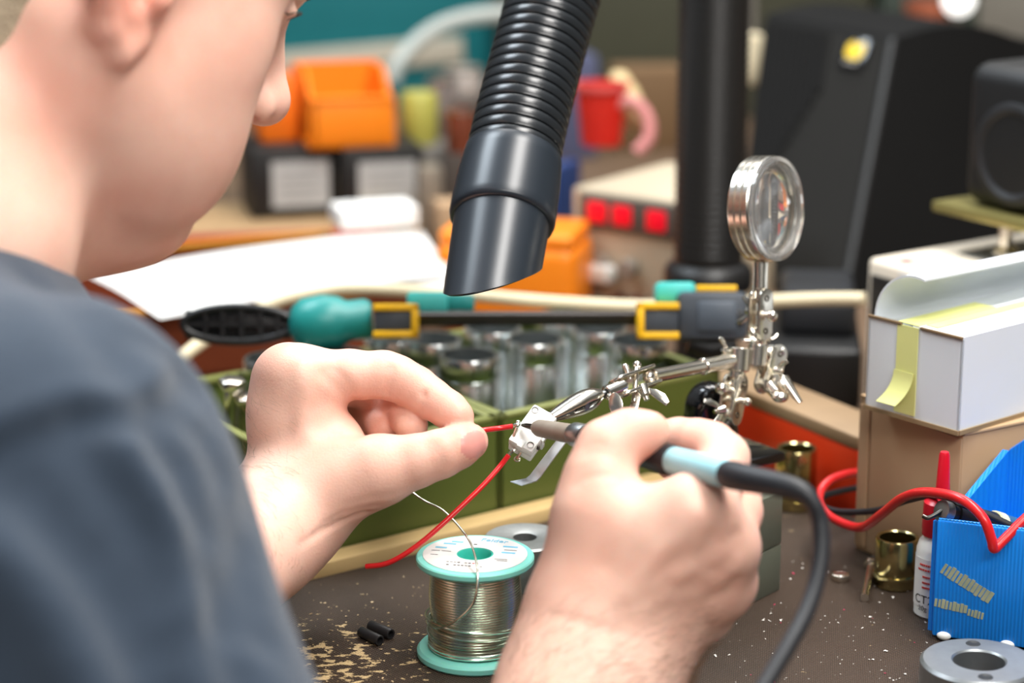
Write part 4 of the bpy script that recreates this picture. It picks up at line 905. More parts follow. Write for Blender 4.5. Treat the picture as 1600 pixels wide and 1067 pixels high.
# dark device in front of it
kb = G(1262, 612, -.004)
bd = thing('black_device', 'low black device in the dark gap before the large loudspeaker', 'device', frame(Vector((W(1196, 560, 1.47).x, W(1196, 560, 1.47).y, -.004)), (0, 0, 1), (.9, -.1, 0)))
obj('body', MB().box((.062, .14, .040), c=(.031, .07, .020), bevel=.004, seg=3), BLACKP, bd); obj('top_part', MB().box((.05, .09, .026), c=(.034, .08, .052), bevel=.006, seg=3), RUB, bd)
# white supply with LED, plate and small loudspeaker
DV0 = G(1355, 402, .106); dv_dir = (G(1485, 437, .106)-DV0).normalized(); DV = frame(Vector((DV0.x, DV0.y, -.004)), (0, 0, 1), dv_dir)
wd = thing('white_instrument', 'cream white instrument case with a black front and red indicator, behind the white carton', 'instrument', DV)
CRW = mat('cream_enamel', (226, 214, 196), rough=.5, var=.04); 
obj('case', MB().box((.105, .18, .110), c=(.0525, .09, .055), bevel=.004, seg=3), CRW, wd)
obj('front', MB().box((.098, .002, .098), c=(.0545, -.0006, .0515), bevel=.0006), BLACKP, wd)
obj('indicator', MB().lathe([(0, .002), (.0034, .0012), (.004, 0), (0, 0)], Matrix.Translation((.020, -.0016, .084)) @ Matrix.Rotation(R(90), 4, 'X'), 20), mat('red_lamp', (250, 10, 30), rough=.3, emit=2.0), wd, label='red lit indicator')
obj('sticker', MB().box((.034, .0003, .005), c=(.046, -.0004, .1045)), PAPER, wd); obj('red_mark', MB().box((.010, .010, .0004), c=(.022, .012, .1103)), mat('pink_red', (236, 96, 96), rough=.6), wd)
PM_ = DV @ Matrix.Translation((.056, .070, .110))
gp = thing('plated_bracket', 'yellow zinc plate on bolt feet standing on the white instrument', 'plate', PM_)
obj('plate', MB().box((.125, .085, .0065), c=(.012, .02, .0280), bevel=.001), mat('olive_zinc', (166, 156, 98), rough=.35, metal=.7), gp)
for x, y in ((-.008, .0), (.022, -.004), (.05, .0), (.0, .05), (.05, .05)):
    obj('bolt_foot', MB().lathe([(0, .001), (.0085, .001), (.0085, .005), (.0042, .007), (.0042, .0255), (0, .0255)], Matrix.Translation((x, y, 0)), 24), CHROME, gp)
obj('base_plate', MB().box((.10, .075, .0015), c=(.02, .02, .0008)), mat('grey_plate', (120, 122, 120), rough=.4, metal=.7), gp)
sp2 = thing('small_loudspeaker', 'small black loudspeaker with rounded corners standing on the yellow zinc plate', 'loudspeaker', Matrix.Translation(W(1510, 322, 1.41)-Vector((0, 0, W(1510, 322, 1.41).z-.1376))) @ DV.to_3x3().to_4x4())
obj('cabinet', MB().box((.086, .06, .088), c=(.036, .030, .044), bevel=.012, seg=5), mat('soft_black', (22, 22, 23), rough=.55), sp2)
obj('cone', MB().lathe([(0, -.006), (.006, -.005), (.020, -.003), (.027, .0015), (.030, .001), (.032, 0)], Matrix.Translation((.036, -.0005, .036)) @ Matrix.Rotation(R(90), 4, 'X'), 48), mat('cone_black', (34, 34, 36), rough=.5), sp2)

# ------------------------------------------------------------------ far left: bins and boxes on a plank
pk = bframe(Vector((W(300, 345, 1.93).x, W(300, 345, 1.93).y, -.004)), (.985, .17, 0))
single('plank', MB().box((.34, .13, .014), pk, c=(.13, .055, .007), bevel=.001), mat('tan_wood', (166, 134, 96), rough=.6, var=.2), 'tan plank under the black boxes, left of the hose', 'plank', pk)
rl = G(396, 396, -.004); rlm = bframe(rl, (.985, .17, 0)); single('red_rail', MB().box((.24, .022, .016), rlm, c=(0, 0, .008), bevel=.002), mat('deep_red', (150, 24, 14), rough=.45), 'dark red rail lying in front of the tan plank', 'rail', rlm)
LABM = mat('label_grey', (176, 176, 174), rough=.7)
def black_box(px, label, lpx, w):
    o3 = W(px, 300, 1.97); t = thing('black_bin', label, 'storage box', bframe(Vector((o3.x, o3.y, .0102)), (.97, .24, 0)), 'black boxes on the plank'); h = .062
    obj('body', MB().box((w, .075, h), c=(w/2, .0375, h/2), bevel=.003), mat('bin_black', (26, 25, 24), rough=.5), t)
    o4 = obj('label', MB().box((.050, .001, .040), c=(w/2+lpx, -.0008, .030)), LABM, t, label='pale grey label')
    for k in range(4):
        q = obj('print_line', MB().box((.036-.006*(k % 2), .0004, .0016), c=(w/2+lpx-.002*(k % 2), -.0015, .041-.0075*k)), mat('faded_print', (140, 140, 140), rough=.7), None); q.parent = o4
black_box(392, 'black box with a pale label under the orange bin, left of two', .006, .075); black_box(536, 'black box with a pale label under the orange bin, right of two', .003, .072)
ob = bframe(Vector((W(484, 222, 1.96).x, W(484, 222, 1.96).y, .0725)), (.97, .24, 0)); obn = thing('orange_bin', 'open fronted orange storage bin on top of the black boxes', 'storage bin', ob)
ORD = OR; w_, d_, hf, hb = .072, .095, .042, .062
obj('front_wall', MB().box((w_, .003, hf), c=(w_/2, .0015, hf/2), bevel=.001), ORD, obn)
for nm_, x in (('side_wall', 0), ('side_wall', w_-.003)): obj(nm_, MB().prism([(0, 0), (d_, 0), (d_, hb), (.045, hb), (.018, hf), (0, hf)], .003, Matrix.Translation((x+.003, 0, 0)) @ Matrix.Rotation(R(90), 4, 'Z') @ Matrix.Rotation(R(90), 4, 'X') @ Matrix.Scale(-1, 4, (0, 0, 1)) @ Matrix.Scale(-1, 4, (0, 0, 1))), ORD, obn)
obj('back_wall', MB().box((w_, .003, hb), c=(w_/2, d_-.0015, hb/2)), ORD, obn); obj('floor_panel', MB().box((w_, d_, .003), c=(w_/2, d_/2, .0015)), ORD, obn)
obj('front_lip', MB().box((w_, .006, .004), c=(w_/2, .001, hf), bevel=.001), ORD, obn)
ob2 = bframe(Vector((W(408, 222, 1.99).x, W(408, 222, 1.99).y, .0725)), (.97, .24, 0)); obn2 = thing('orange_bin', 'shaded left side of the orange bin, a separate darker block half hidden by the nose', 'storage bin', ob2)
obj('body', MB().prism([(0, 0), (.09, 0), (.09, .050), (0, .058)], .034, Matrix.Translation((.0, 0, 0)) @ Matrix.Rotation(R(90), 4, 'Z') @ Matrix.Rotation(R(90), 4, 'X') @ Matrix.Translation((0, 0, 0)), bevel=.002), mat('orange_shaded_side', (232, 112, 20), rough=.42), obn2)  # darker orange stands in for the shade on the bin's left side
# teal cabinet far behind
tc_ = bframe(Vector((W(430, 150, 2.62).x, W(430, 150, 2.62).y, -.004)), (.99, .12, 0)); tcn = thing('teal_cabinet', 'teal metal cabinet with a pale grey band far behind the orange bin', 'cabinet', tc_)
obj('body', MB().box((.30, .20, .26), c=(.11, .10, .13), bevel=.003), mat('teal_enamel', (20, 112, 118), rough=.45), tcn)
obj('band', MB().box((.225, .008, .030), Matrix.Translation((.105, -.004, .062)) @ Matrix.Rotation(R(-4), 4, 'Y'), bevel=.002), mat('grey_band', (190, 182, 164), rough=.5), tcn, label='pale grey band')
single('pale_hose', MB().tube(cr([W(612, 128, 2.30), W(622, 100, 2.30), W(650, 66, 2.31), W(690, 40, 2.32), W(740, 26, 2.33), W(800, 22, 2.34), W(870, 30, 2.36)], 8), .0085, 14), mat('pale_tube', (176, 182, 176), rough=.35), 'pale grey hose arching in front of the teal cabinet', 'hose', W(650, 66, 2.31))
tub = W(655, 190, 2.06); yt = thing('yellow_tub', 'yellow green plastic jar right of the orange bin', 'jar', (tub.x, tub.y, .060))
obj('jar', MB().lathe([(0, 0), (.0155, 0), (.0165, .002), (.0165, .042), (.0140, .046), (0, .046)], n=36), mat('yellow_green', (176, 172, 82), rough=.4), yt)
obj('stand_box', MB().box((.05, .05, .064), c=(0, 0, -.032), bevel=.002), mat('grey_stand', (120, 116, 110), rough=.5), yt)
MISC = [('copper_can', 'dull copper coloured round can beside the hose collar', 'can', 722, 205, 2.02, .014, .036, mat('copper_can', (150, 84, 62), rough=.3, metal=.6)),
        ('glass_jar', 'small shiny glass jar standing left of the black hose', 'jar', 690, 150, 2.18, .014, .030, mat('jar_grey', (170, 160, 156), rough=.15, metal=.5)),
        ('steel_can', 'bright round steel can behind the copper can', 'can', 724, 128, 2.30, .020, .026, mat('pale_can', (206, 196, 188), rough=.3, metal=.3))]
for nm, lb, ct, px, py, d, r_, h, mm in MISC:
    p = W(px, py, d); t = thing(nm, lb, ct, (p.x, p.y, p.z-h/2)); obj('body', MB().lathe([(0, 0), (r_*.95, 0), (r_, .002), (r_, h-.004), (r_*.9, h), (0, h)], n=36), mm, t); obj('rim', MB().lathe([(r_*.88, h-.002), (r_*1.05, h-.001), (r_*1.05, h+.002), (r_*.88, h+.002)], n=36), CHROME, t)
    obj('stand_box', MB().box((r_*2.3, r_*2.3, max(.004, p.z-h/2+.004)), c=(0, 0, -(p.z-h/2+.004)/2), bevel=.001), mat('dark_stand', (70, 62, 56), rough=.6), t)
for nm, lb, px, py, d, w, h, dep_, mm in (('wooden_block', 'cream wooden block right of the black boxes', 585, 322, 1.98, .030, .030, .03, WOODP), ('steel_post', 'grey steel post standing right of the black boxes', 672, 300, 1.95, .018, .066, .02, mat('post_grey', (150, 140, 126), rough=.4, metal=.5)),
                             ('brown_box', 'small tan carton between the steel post and the hose', 700, 330, 1.93, .022, .040, .03, CARD), ('grey_box', 'small grey box behind the hose collar', 700, 268, 2.08, .030, .040, .03, mat('grey_small', (128, 120, 112), rough=.5)),
                             ('cream_carton', 'small cream carton above the white paper pad', 540, 300, 2.02, .03, .052, .03, mat('cream_carton', (196, 176, 140), rough=.7))):
    p = G(px, py+10, 0.0) if False else W(px, py, d); M = rotz((p.x, p.y, -.004), 14); single(nm, MB().box((w, dep_, h), M, c=(0, 0, h/2), bevel=.0015), mm, lb, 'box' if 'post' not in nm and 'block' not in nm else nm.split('_')[1], M)
# dark cabinet, clutter far behind the hose and duct
p = W(900, 200, 2.60); M = rotz((p.x, p.y, -.004), -3); dc = thing('olive_cabinet', 'dark olive cabinet far behind between the hose and the duct', 'cabinet', M)
obj('body', MB().box((.42, .2, .34), c=(.12, .1, .17), bevel=.003), mat('dark_olive', (66, 66, 50), rough=.6), dc); obj('door', MB().box((.20, .006, .32), c=(.07, -.003, .17), bevel=.001), mat('dark_olive2', (72, 72, 56), rough=.6), dc)
p = W(890, 160, 2.35); M = rotz((p.x, p.y, -.004), 10); single('blue_grey_box', MB().box((.050, .05, .105), M, c=(0, 0, .0525), bevel=.003), mat('slate_blue', (84, 88, 116), rough=.5), 'slate blue box behind the red tub', 'box', M)
p = W(1010, 165, 2.40); M = rotz((p.x, p.y, -.004), 5); single('brown_carton', MB().box((.075, .05, .085), M, c=(0, 0, .0425), bevel=.002), mat('brown_carton', (120, 92, 62), rough=.7), 'brown carton beside the duct behind the power supply', 'box', M)
p = W(1178, 100, 1.98); le = thing('lever_switch', 'cream ended lever hanging between the duct and the large loudspeaker', 'lever', W(1190, -60, 1.98))
obj('rod', MB().cyl(W(1176, -220, 1.98), W(1178, 60, 1.98), .003), mat('rod_dark', (90, 84, 76), rough=.4), le, world=True); obj('knob', MB().tube([W(1184, 54, 1.98), W(1182, 60, 1.98), W(1179, 82, 1.98), W(1174, 120, 1.98), W(1172, 132, 1.98)], [.006, .010, .0085, .0090, .005], 18), CREAM, le, world=True)
p = W(1530, 40, 2.95); M = rotz((p.x, p.y, -.004), -8); gc = thing('grey_cabinet', 'pale grey cabinet far behind above the large loudspeaker', 'cabinet', M); obj('body', MB().box((.46, .2, .34), c=(.08, .1, .17), bevel=.003), mat('pale_grey', (150, 146, 136), rough=.5), gc); obj('drawer', MB().box((.2, .006, .10), c=(.1, -.003, .2), bevel=.002), mat('mid_grey', (140, 136, 126), rough=.5), gc)
p = W(1300, 30, 2.6); M = rotz((p.x+.10, p.y-.02, -.004), 0); single('dark_green_case', MB().box((.11, .08, .16), M, c=(0, 0, .08), bevel=.004), mat('green_black', (40, 52, 42), rough=.5), 'dark green case behind the left top of the large loudspeaker', 'case', M)
p = W(1448, 25, 2.4); cp2 = thing('copper_cup', 'copper coloured cup on the far cabinet behind the loudspeaker', 'cup', (p.x, p.y, -.004)); obj('cup', MB().lathe([(0, .08), (.020, .08), (.024, .150), (.022, .150), (.018, .083), (0, .083)], n=32), mat('copper', (190, 112, 84), rough=.35, metal=.5), cp2); obj('stand', MB().lathe([(0, 0), (.022, 0), (.022, .08), (0, .08)], n=24), mat('dark_stand', (70, 62, 56), rough=.6), cp2)
p = W(1498, 0, 2.35); lp = thing('white_lamp', 'small round white lamp glowing far behind the loudspeaker', 'lamp', (p.x, p.y, -.004)); obj('globe', MB().sphere((0, 0, p.z+.004), .016), mat('lamp_white', (250, 250, 246), rough=.3, emit=1.5), lp); obj('post', MB().cyl((0, 0, 0), (0, 0, p.z-.008), .005), mat('rod_dark', (90, 84, 76)), lp)
# ------------------------------------------------------------------ person
def skin_mat():
    m = mat('skin', (226, 178, 156), rough=.46, sss=.22, bump=.12, bscale=900, spec=.42)
    t = m.node_tree; b = t.nodes['Principled BSDF']
    tc = t.nodes.new('ShaderNodeTexCoord'); n = t.nodes.new('ShaderNodeTexNoise'); n.inputs['Scale'].default_value = 26; n.inputs['Detail'].default_value = 5
    rp = t.nodes.new('ShaderNodeValToRGB'); t.links.new(tc.outputs['Object'], n.inputs['Vector']); t.links.new(n.outputs['Fac'], rp.inputs[0])
    rp.color_ramp.elements[0].position = .3; rp.color_ramp.elements[0].color = rgb((225, 175, 155))
    rp.color_ramp.elements[1].position = .72; rp.color_ramp.elements[1].color = rgb((239, 200, 181))
    at = t.nodes.new('ShaderNodeAttribute'); at.attribute_name = 'blush'; mx = t.nodes.new('ShaderNodeMix'); mx.data_type = 'RGBA'
    t.links.new(at.outputs['Fac'], mx.inputs[0]); t.links.new(rp.outputs[0], mx.inputs[6]); mx.inputs[7].default_value = rgb((222, 128, 106))
    t.links.new(mx.outputs[2], b.inputs['Base Color']); return m
SKIN = skin_mat(); NAIL = mat('nail', (214, 148, 138), rough=.28, sss=.15, spec=.5)
LIP = mat('lip', (190, 110, 100), rough=.4, sss=.2)
LASH = mat('lash_hair', (52, 40, 32), rough=.6)
def mk_shirt():
    m = mat('shirt_jersey', (50, 62, 77), rough=.88, var=.10, scale=90, bump=.5, bscale=1500, spec=.25)
    b = m.node_tree.nodes['Principled BSDF']; b.inputs['Sheen Weight'].default_value = .25; b.inputs['Sheen Roughness'].default_value = .5; return m
SHIRT = mk_shirt()

def build_left_hand():
    D = 1.06
    L = lambda px, py, dd=0.0: W(px, py, D+dd)
    pts = [L(330, 930), L(770, 520), L(430, 540, .10), L(700, 800, -.05)]
    lo = np.min([np.array(p) for p in pts], 0)-.02; hi = np.max([np.array(p) for p in pts], 0)+.02
    lo[1] = D*CP-.14; hi[1] = D*CP+.06; lo[2] -= .01
    new = lambda: Field(lo, hi, .00125)
    P = new(); mcp = [L(472, 594, .0), L(458, 590, .020), L(450, 600, .040), L(446, 622, .058)]
    wr = L(455, 770, .012)
    for i, (p, r) in enumerate(zip(mcp, (.0138, .0135, .0125, .0115))):
        P.cap(L(462+(-6*i), 745, .006+.012*i), p, .0150-.001*i, r, k=.012)
    P.cap(L(443, 640, .012), L(437, 745, .012), .0112, .012, k=.012); P.cap(L(446, 600, .012), L(440, 670, .010), .0118, .0115, k=.012)          # dorsum
    P.cap(L(492, 640, .004), L(510, 735, .0), .0125, .0150, k=.012)           # palm body
    P.cap(L(525, 690, .014), L(525, 740, .012), .010, .014, k=.012)
    thm = [L(487, 775, -.006), L(592, 735, -.016), L(648, 721, -.018), L(688, 709, -.018), L(716, 698, -.016), L(734, 690, -.013)]
    P.cap(thm[0], thm[1], .0195, .0158, k=.014)
    for p, d in ((L(540, 688, .0), .0),): P.ell(p, (.006, .009, .008), k=.008)
    # wrist and forearm
    fa = [L(462, 782, .012), L(425, 822, .004), L(386, 858, -.012), L(330, 905, -.035), L(260, 955, -.07)]
    n = (fa[2]-fa[0]).normalized(); side = Vector((.35, .85, .2)); side = (side-n*side.dot(n)).normalized()
    for s in (-1, 1):
        for a, b in zip(fa, fa[1:]): P.cap(a+side*.010*s, b+side*.011*s, .0245, .0255, k=.012)
    # extensor tendons and vein, knuckle crown
    P.crease([L(470, 575, -.012), L(468, 640, -.014), L(470, 700, -.012)], .004, -.0012)
    P.crease([L(410, 640, .004), L(416, 700, .0), L(430, 760, -.008)], .0028, -.0009)
    P.ell(mcp[0]+Vector((-.001, -.002, .002)), (.0125, .0125, .0125), k=.008)
    P.ell(mcp[1]+Vector((-.003, 0, .0015)), (.0125, .0125, .0125), k=.008)
    P.cap(L(445, 592, .004), L(440, 640, .004), .0110, .0118, k=.012)
    fingers = []
    def finger(ch, rs, kbase=.008, folds=()):
        F = new(); F.chain(ch, rs, k=.003)
        for f in folds: F.crease(*f)
        A, B = P.d, F.d; h = np.maximum(kbase-np.abs(A-B), 0)/kbase; F.d = np.minimum(A, B)-h*h*kbase/4; fingers.append(F)
    ix = [L(474, 592, 0), L(545, 587, .002), L(600, 585, .004), L(622, 592, .004), L(650, 606, .002), L(674, 623, -.002), L(700, 640, -.006), L(714, 651, -.009)]
    finger(ix, [.0132, .0120, .0108, .0104, .0098, .0092, .0086, .0080], folds=(
        ([L(604, 612, -.010), L(612, 592, -.012), L(613, 575, -.010)], .0016, .0012),
        ([L(652, 650, -.010), L(656, 632, -.013), L(664, 616, -.010)], .0015, .0010),
        ([L(556, 640, -.008), L(549, 612, -.014), L(538, 590, -.014)], .0020, .0012)))
    finger([L(460, 590, .020), L(552, 600, .030), L(596, 616, .028), L(626, 636, .018), L(642, 664, .004)], [.0125, .0108, .0098, .0090, .0082], .006)
    finger([L(452, 600, .040), L(526, 612, .050), L(562, 630, .046), L(586, 648, .034), L(600, 668, .016)], [.0118, .0102, .0095, .0088, .0080], .006)
    finger([L(448, 624, .056), L(505, 630, .072), L(540, 648, .068), L(556, 668, .056), L(566, 688, .040)], [.0105, .0090, .0082, .0077, .0070], .006)
    T = new(); T.chain(thm[1:], [.0152, .0124, .0112, .0100, .0086], k=.002)
    T.crease([L(676, 690, -.031), L(688, 712, -.031), L(694, 733, -.028)], .0018, .0007)
    T.crease([L(684, 688, -.031), L(697, 710, -.031), L(704, 729, -.028)], .0015, .0006)
    ax = (thm[5]-thm[3]).normalized(); tocam = Vector((0, -CP, SP*1.0)); tocam = (tocam + Vector((.25, 0, -.10))).normalized()
    nz = (tocam-ax*tocam.dot(ax)).normalized(); nx = ax.cross(nz)
    nc = thm[5]+nz*.0082-ax*.0015
    ring = [nc+ax*(.0078*math.cos(a))*1.0+nx*(.0062*math.sin(a))-nz*(.0028*math.sin(a)**2) for a in np.linspace(R(70), R(290), 15)]
    T.crease(ring, .0009, .0007)
    A, B = P.d, T.d; h = np.maximum(.006-np.abs(A-B), 0)/.006; T.d = np.minimum(A, B)-h*h*.006/4; fingers.append(T)
    d = P.d
    for F in fingers:
        h = np.maximum(.0012-np.abs(d-F.d), 0)/.0012; d = np.minimum(d, F.d)-h*h*.0012/4
    P.d = d
    for ln, w, dp in (([(470, 850), (510, 826), (560, 806), (584, 800)], .0016, .0009), ([(486, 838), (528, 814), (572, 798)], .0014, .0007), ([(500, 822), (540, 800), (590, 790)], .0014, .0007),
                      ([(540, 788), (575, 778), (612, 772)], .0014, .0005), ([(505, 585), (528, 604), (548, 630), (566, 664)], .0030, .0010), ([(520, 576), (545, 600), (556, 628)], .0022, .0008),
                      ([(672, 690), (684, 712), (692, 738)], .0012, .0005), ([(682, 688), (693, 710), (700, 732)], .0011, .0005), ([(664, 694), (675, 716), (684, 742)], .0011, .0004),
                      ([(470, 572), (476, 620), (480, 680)], .0045, -.0011), ([(450, 730), (500, 700), (560, 690)], .0028, -.0006),
                      ([(613, 574), (611, 590), (604, 612)], .0015, .0009), ([(664, 614), (658, 632), (650, 650)], .0014, .0009), ([(606, 576), (603, 592), (597, 612)], .0012, .0005)):
        P.scribe(ln, w, dp)
    return P.mesh(smooth=2), (nc, ax, nx, nz, .0072, .0058)

def build_right_hand():
    D = .955
    Q = lambda px, py, dd=0.0: W(px, py, D+dd)
    c = np.array(Q(985, 860)); lo = c-np.array((.068, .085, .085)); hi = c+np.array((.068, .085, .075)); lo[1] -= .03; lo[2] -= .035
    new = lambda: Field(lo, hi, .00135)
    P = new()
    mcp = [Q(1090, 800, -.018), Q(1128, 856, -.010), Q(1124, 912, .004), Q(1096, 956, .016)]
    for i, (p, r) in enumerate(zip(mcp, (.0140, .0135, .0125, .0115))):
        P.cap(Q(925+26*i, 968+8*i, -.004+.006*i), p, .0165, r, k=.014)
    P.cap(Q(930, 930, -.002), Q(1000, 835, -.010), .017, .0145, k=.016)
    P.cap(Q(985, 828, -.008), Q(1075, 812, -.014), .0130, .0130, k=.014)
    P.cap(Q(950, 840, .010), Q(1060, 880, .018), .014, .016, k=.014)
    thm = [Q(908, 925, -.002), Q(928, 805, -.004), Q(936, 745, .000), Q(950, 702, .004), Q(985, 680, .006), Q(1014, 675, .006)]
    P.cap(thm[0], thm[1], .0185, .0158, k=.014)
    fa = [Q(958, 970, .004), Q(940, 1020, .0), Q(915, 1080, -.010), Q(870, 1180, -.030)]
    for s in (-1, 1):
        for a, b in zip(fa, fa[1:]):
            P.cap(a+Vector((.0105*s, .004*s, 0)), b+Vector((.0105*s, .004*s, 0)), .0235, .0245, k=.014)
    for p in mcp[:3]: P.ell(p+Vector((0, -.0035, .0012)), (.0115, .0115, .0115), k=.010)
    for p, q in zip(mcp, (.3, .45, .6, .7)):
        b = Q(935+30*q, 960, -.022); P.crease([Vector(p)+Vector((0, -.014, .004)), (Vector(p)+b)/2+Vector((0, -.013, .006)), b], .0035, -.0009)
    P.crease([Q(1108, 828, -.03), Q(1112, 850, -.034), Q(1098, 882, -.032)], .005, .0012)
    fingers = []
    def finger(ch, rs, kb=.008, folds=()):
        F = new(); F.chain(ch, rs, k=.003)
        for f in folds: F.crease(*f)
        A, B = P.d, F.d; h = np.maximum(kb-np.abs(A-B), 0)/kb; F.d = np.minimum(A, B)-h*h*kb/4; fingers.append(F)
    finger([Q(1092, 798, -.016), Q(1118, 752, -.001), Q(1130, 716, .010), Q(1112, 697, .018), Q(1088, 690, .022), Q(1062, 686, .030), Q(1040, 684, .036)],
           [.0132, .0118, .0110, .0102, .0096, .0090, .0082])
    finger([Q(1130, 854, -.008), Q(1150, 800, .012), Q(1150, 775, .026), Q(1120, 752, .040), Q(1085, 735, .048), Q(1050, 722, .052)],
           [.0128, .0110, .0106, .0098, .0090, .0080], .009)
    finger([Q(1128, 910, .004), Q(1148, 858, .028), Q(1140, 830, .042), Q(1108, 805, .054), Q(1075, 790, .056), Q(1045, 782, .052)],
           [.0120, .0108, .0102, .0094, .0086, .0078], .009)
    finger([Q(1100, 954, .016), Q(1126, 912, .040), Q(1118, 886, .052), Q(1090, 866, .060), Q(1064, 852, .058)], [.0110, .0095, .0088, .0080, .0072], .009)
    T = new(); T.chain(thm[1:], [.0158, .0140, .0126, .0106, .0090], k=.005)
    A, B = P.d, T.d; h = np.maximum(.010-np.abs(A-B), 0)/.010; T.d = np.minimum(A, B)-h*h*.010/4; fingers.append(T)
    d = P.d
    for F in fingers:
        h = np.maximum(.0014-np.abs(d-F.d), 0)/.0014; d = np.minimum(d, F.d)-h*h*.0014/4
    P.d = d
    for ln, w, dp in (([(1118, 775), (1128, 805), (1122, 840), (1100, 880)], .0042, .0016), ([(1150, 838), (1146, 866), (1120, 890)], .0036, .0013), ([(1150, 905), (1136, 925), (1110, 935)], .0034, .0012),
                      ([(1085, 800), (1040, 860), (985, 930)], .0045, -.0013), ([(1112, 868), (1060, 905), (1000, 960)], .0042, -.0012), ([(900, 760), (915, 748), (950, 744)], .0014, .0005),
                      ([(908, 715), (930, 706), (960, 715)], .0013, .0005), ([(912, 702), (934, 694), (962, 702)], .0012, .0005), ([(1000, 782), (985, 830), (950, 880)], .0050, .0010),
                      ([(860, 960), (920, 975), (1000, 1000)], .0022, .0005)):
        P.scribe(ln, w, dp)
    return P.mesh(smooth=2)

HYAW, HPIT = 36, 30
HEAD_C = W(94, -20, .965)
def head_matrix():
    y, p = R(HYAW), R(HPIT)
    f = Vector((math.cos(y)*math.cos(p), math.sin(y)*math.cos(p), -math.sin(p))); l = Vector((-math.sin(y), math.cos(y), 0)); u = f.cross(l)
    m = Matrix((f, l, u)).transposed().to_4x4(); m.translation = HEAD_C; return m
HM = head_matrix()
NECK = Vector((-.243, .895, .225)); SR = W(34, 772, .775); SL = SR+Vector((-.17, .345, .015)); ER = W(335, 1400, .73)
ELB_L = Vector((-.335, .86, -.01))
def build_head():
    H = Field((-.16, -.115, -.22), (.145, .115, .17), .0021); inv = HM.inverted()
    loc = lambda p: inv @ Vector(p)
    H.ell((-.010, 0, .055), (.098, .077, .090))
    H.ell((.045, 0, .055), (.053, .063, .055), k=.02)
    H.ell((.045, 0, -.010), (.050, .060, .066), k=.02)
    for s in (-1, 1):
        H.ell((.046, .040*s, .000), (.031, .027, .032), k=.02)
        H.cap((.0, .053*s, -.030), (.072, .018*s, -.070), .022, .017, k=.02)
        H.cap((-.004, .056*s, .005), (.0, .053*s, -.045), .019, .019, k=.016)
        H.ell((.036, .038*s, -.036), (.042, .030, .042), k=.02)
        H.ell((.060, .034*s, -.044), (.028, .024, .030), k=.02)
    H.ell((.082, 0, -.072), (.018, .022, .017), k=.015)
    H.cap((.060, 0, -.078), (.0, 0, -.088), .026, .036, k=.02)
    H.ell((.078, 0, -.033), (.022, .030, .024), k=.012)
    for s in (-1, 1):
        H.cap((.098, .004*s, -.025), (.084, .024*s, -.033), .0058, .004, k=.004)
        H.cap((.097, .004*s, -.038), (.084, .022*s, -.034), .0066, .004, k=.004)
        H.cap((.0835, .030*s, .046), (.092, .008*s, .044), .0095, .010, k=.012)
        H.ell((.090, .032*s, .030), (.012, .016, .010), k=.012, carve=True)
        H.ell((.0735, .031*s, .030), (.0128, .0128, .0128), k=.003)
        H.cap((.083, .017*s, .033), (.0815, .044*s, .033), .0030, k=.004)
    H.cap((.094, 0, .036), (.112, 0, .000), .0085, .0105, k=.010)
    H.ell((.112, 0, -.001), (.0125, .0120, .0115), k=.006)
    for s in (-1, 1):
        H.ell((.1015, .0125*s, -.006), (.0105, .0085, .0085), k=.005)
        H.cap((.099, .0185*s, -.019), (.105, .0085*s, -.011), .0040, .0044, k=.002, carve=True)
        H.crease([(.098, .020*s, .0), (.088, .030*s, -.022), (.080, .036*s, -.040)], .006, .0016)
        H.crease([(.0925, .018*s, -.002), (.093, .021*s, -.010)], .003, .0014)
    # ears
    for s in (-1, 1):
        Q = Matrix.Rotation(R(-18), 3, 'Y') @ Matrix.Rotation(R(-22*s), 3, 'Z')
        H.ell((-.010, .078*s, .012), (.020, .0055, .032), k=.006, Q=Q)
        rim = [(.006, .077*s, .018), (.006, .080*s, .036), (-.006, .0845*s, .046), (-.022, .087*s, .040), (-.028, .088*s, .022), (-.024, .086*s, .0), (-.012, .081*s, -.016), (-.002, .078*s, -.022), (.004, .076*s, -.014)]
        H.chain(rim, [.0042, .0045, .0048, .0048, .0046, .0044, .0052, .0062, .0050], k=.004)
        H.ell((-.004, .085*s, .008), (.010, .010, .013), k=.004, carve=True)
        H.cap((.006, .074*s, .008), (.005, .078*s, .004), .0055, k=.004)
        H.cap((.0, .074*s, .006), (.004, .060*s, .004), .004, k=.002, carve=True)
    # neck down into the collar
    nk = loc(NECK); nk2 = loc(NECK+Vector((-.03, -.02, -.09)))
    H.cap((-.022, 0, -.045), nk, .056, .062, k=.02); H.cap(nk, nk2, .064, .085, k=.02)
    for s in (-1, 1): H.cap((-.020, .055*s, -.02), (nk.x+.055, .022*s, nk.z-.01), .013, .012, k=.02)
    H.cap((.030, 0, -.085), (nk.x+.060, 0, nk.z), .030, .022, k=.03)
    return H.mesh(HM, smooth=2)
def build_arms():
    lo = np.min([np.array(p) for p in (SR, SL, ER, ELB_L)], 0)-.08; hi = np.array((.05, 1.22, .30))
    A = Field(lo, hi, .005)
    A.cap(SR, ER, .046, .038); A.cap(SL, ELB_L, .046, .038); A.cap(NECK+Vector((-.02, -.01, -.08)), NECK+Vector((-.06, -.04, -.30)), .10, .10)
    A.cap(SR, NECK+Vector((0, 0, -.06)), .045, .06, k=.03); A.cap(SL, NECK+Vector((0, 0, -.06)), .045, .06, k=.03)
    A.cap(ER, W(900, 1190, .925), .037, .027); A.cap(ELB_L, W(300, 925, 1.015), .039, .031)
    return A.mesh(smooth=2)
LHV, NL = build_left_hand(); RHV = build_right_hand()
body_me = np_mesh('person', [build_head(), build_arms(), LHV, RHV])
person = obj('person', body_me, SKIN, world=True, origin=NECK, ang=180)
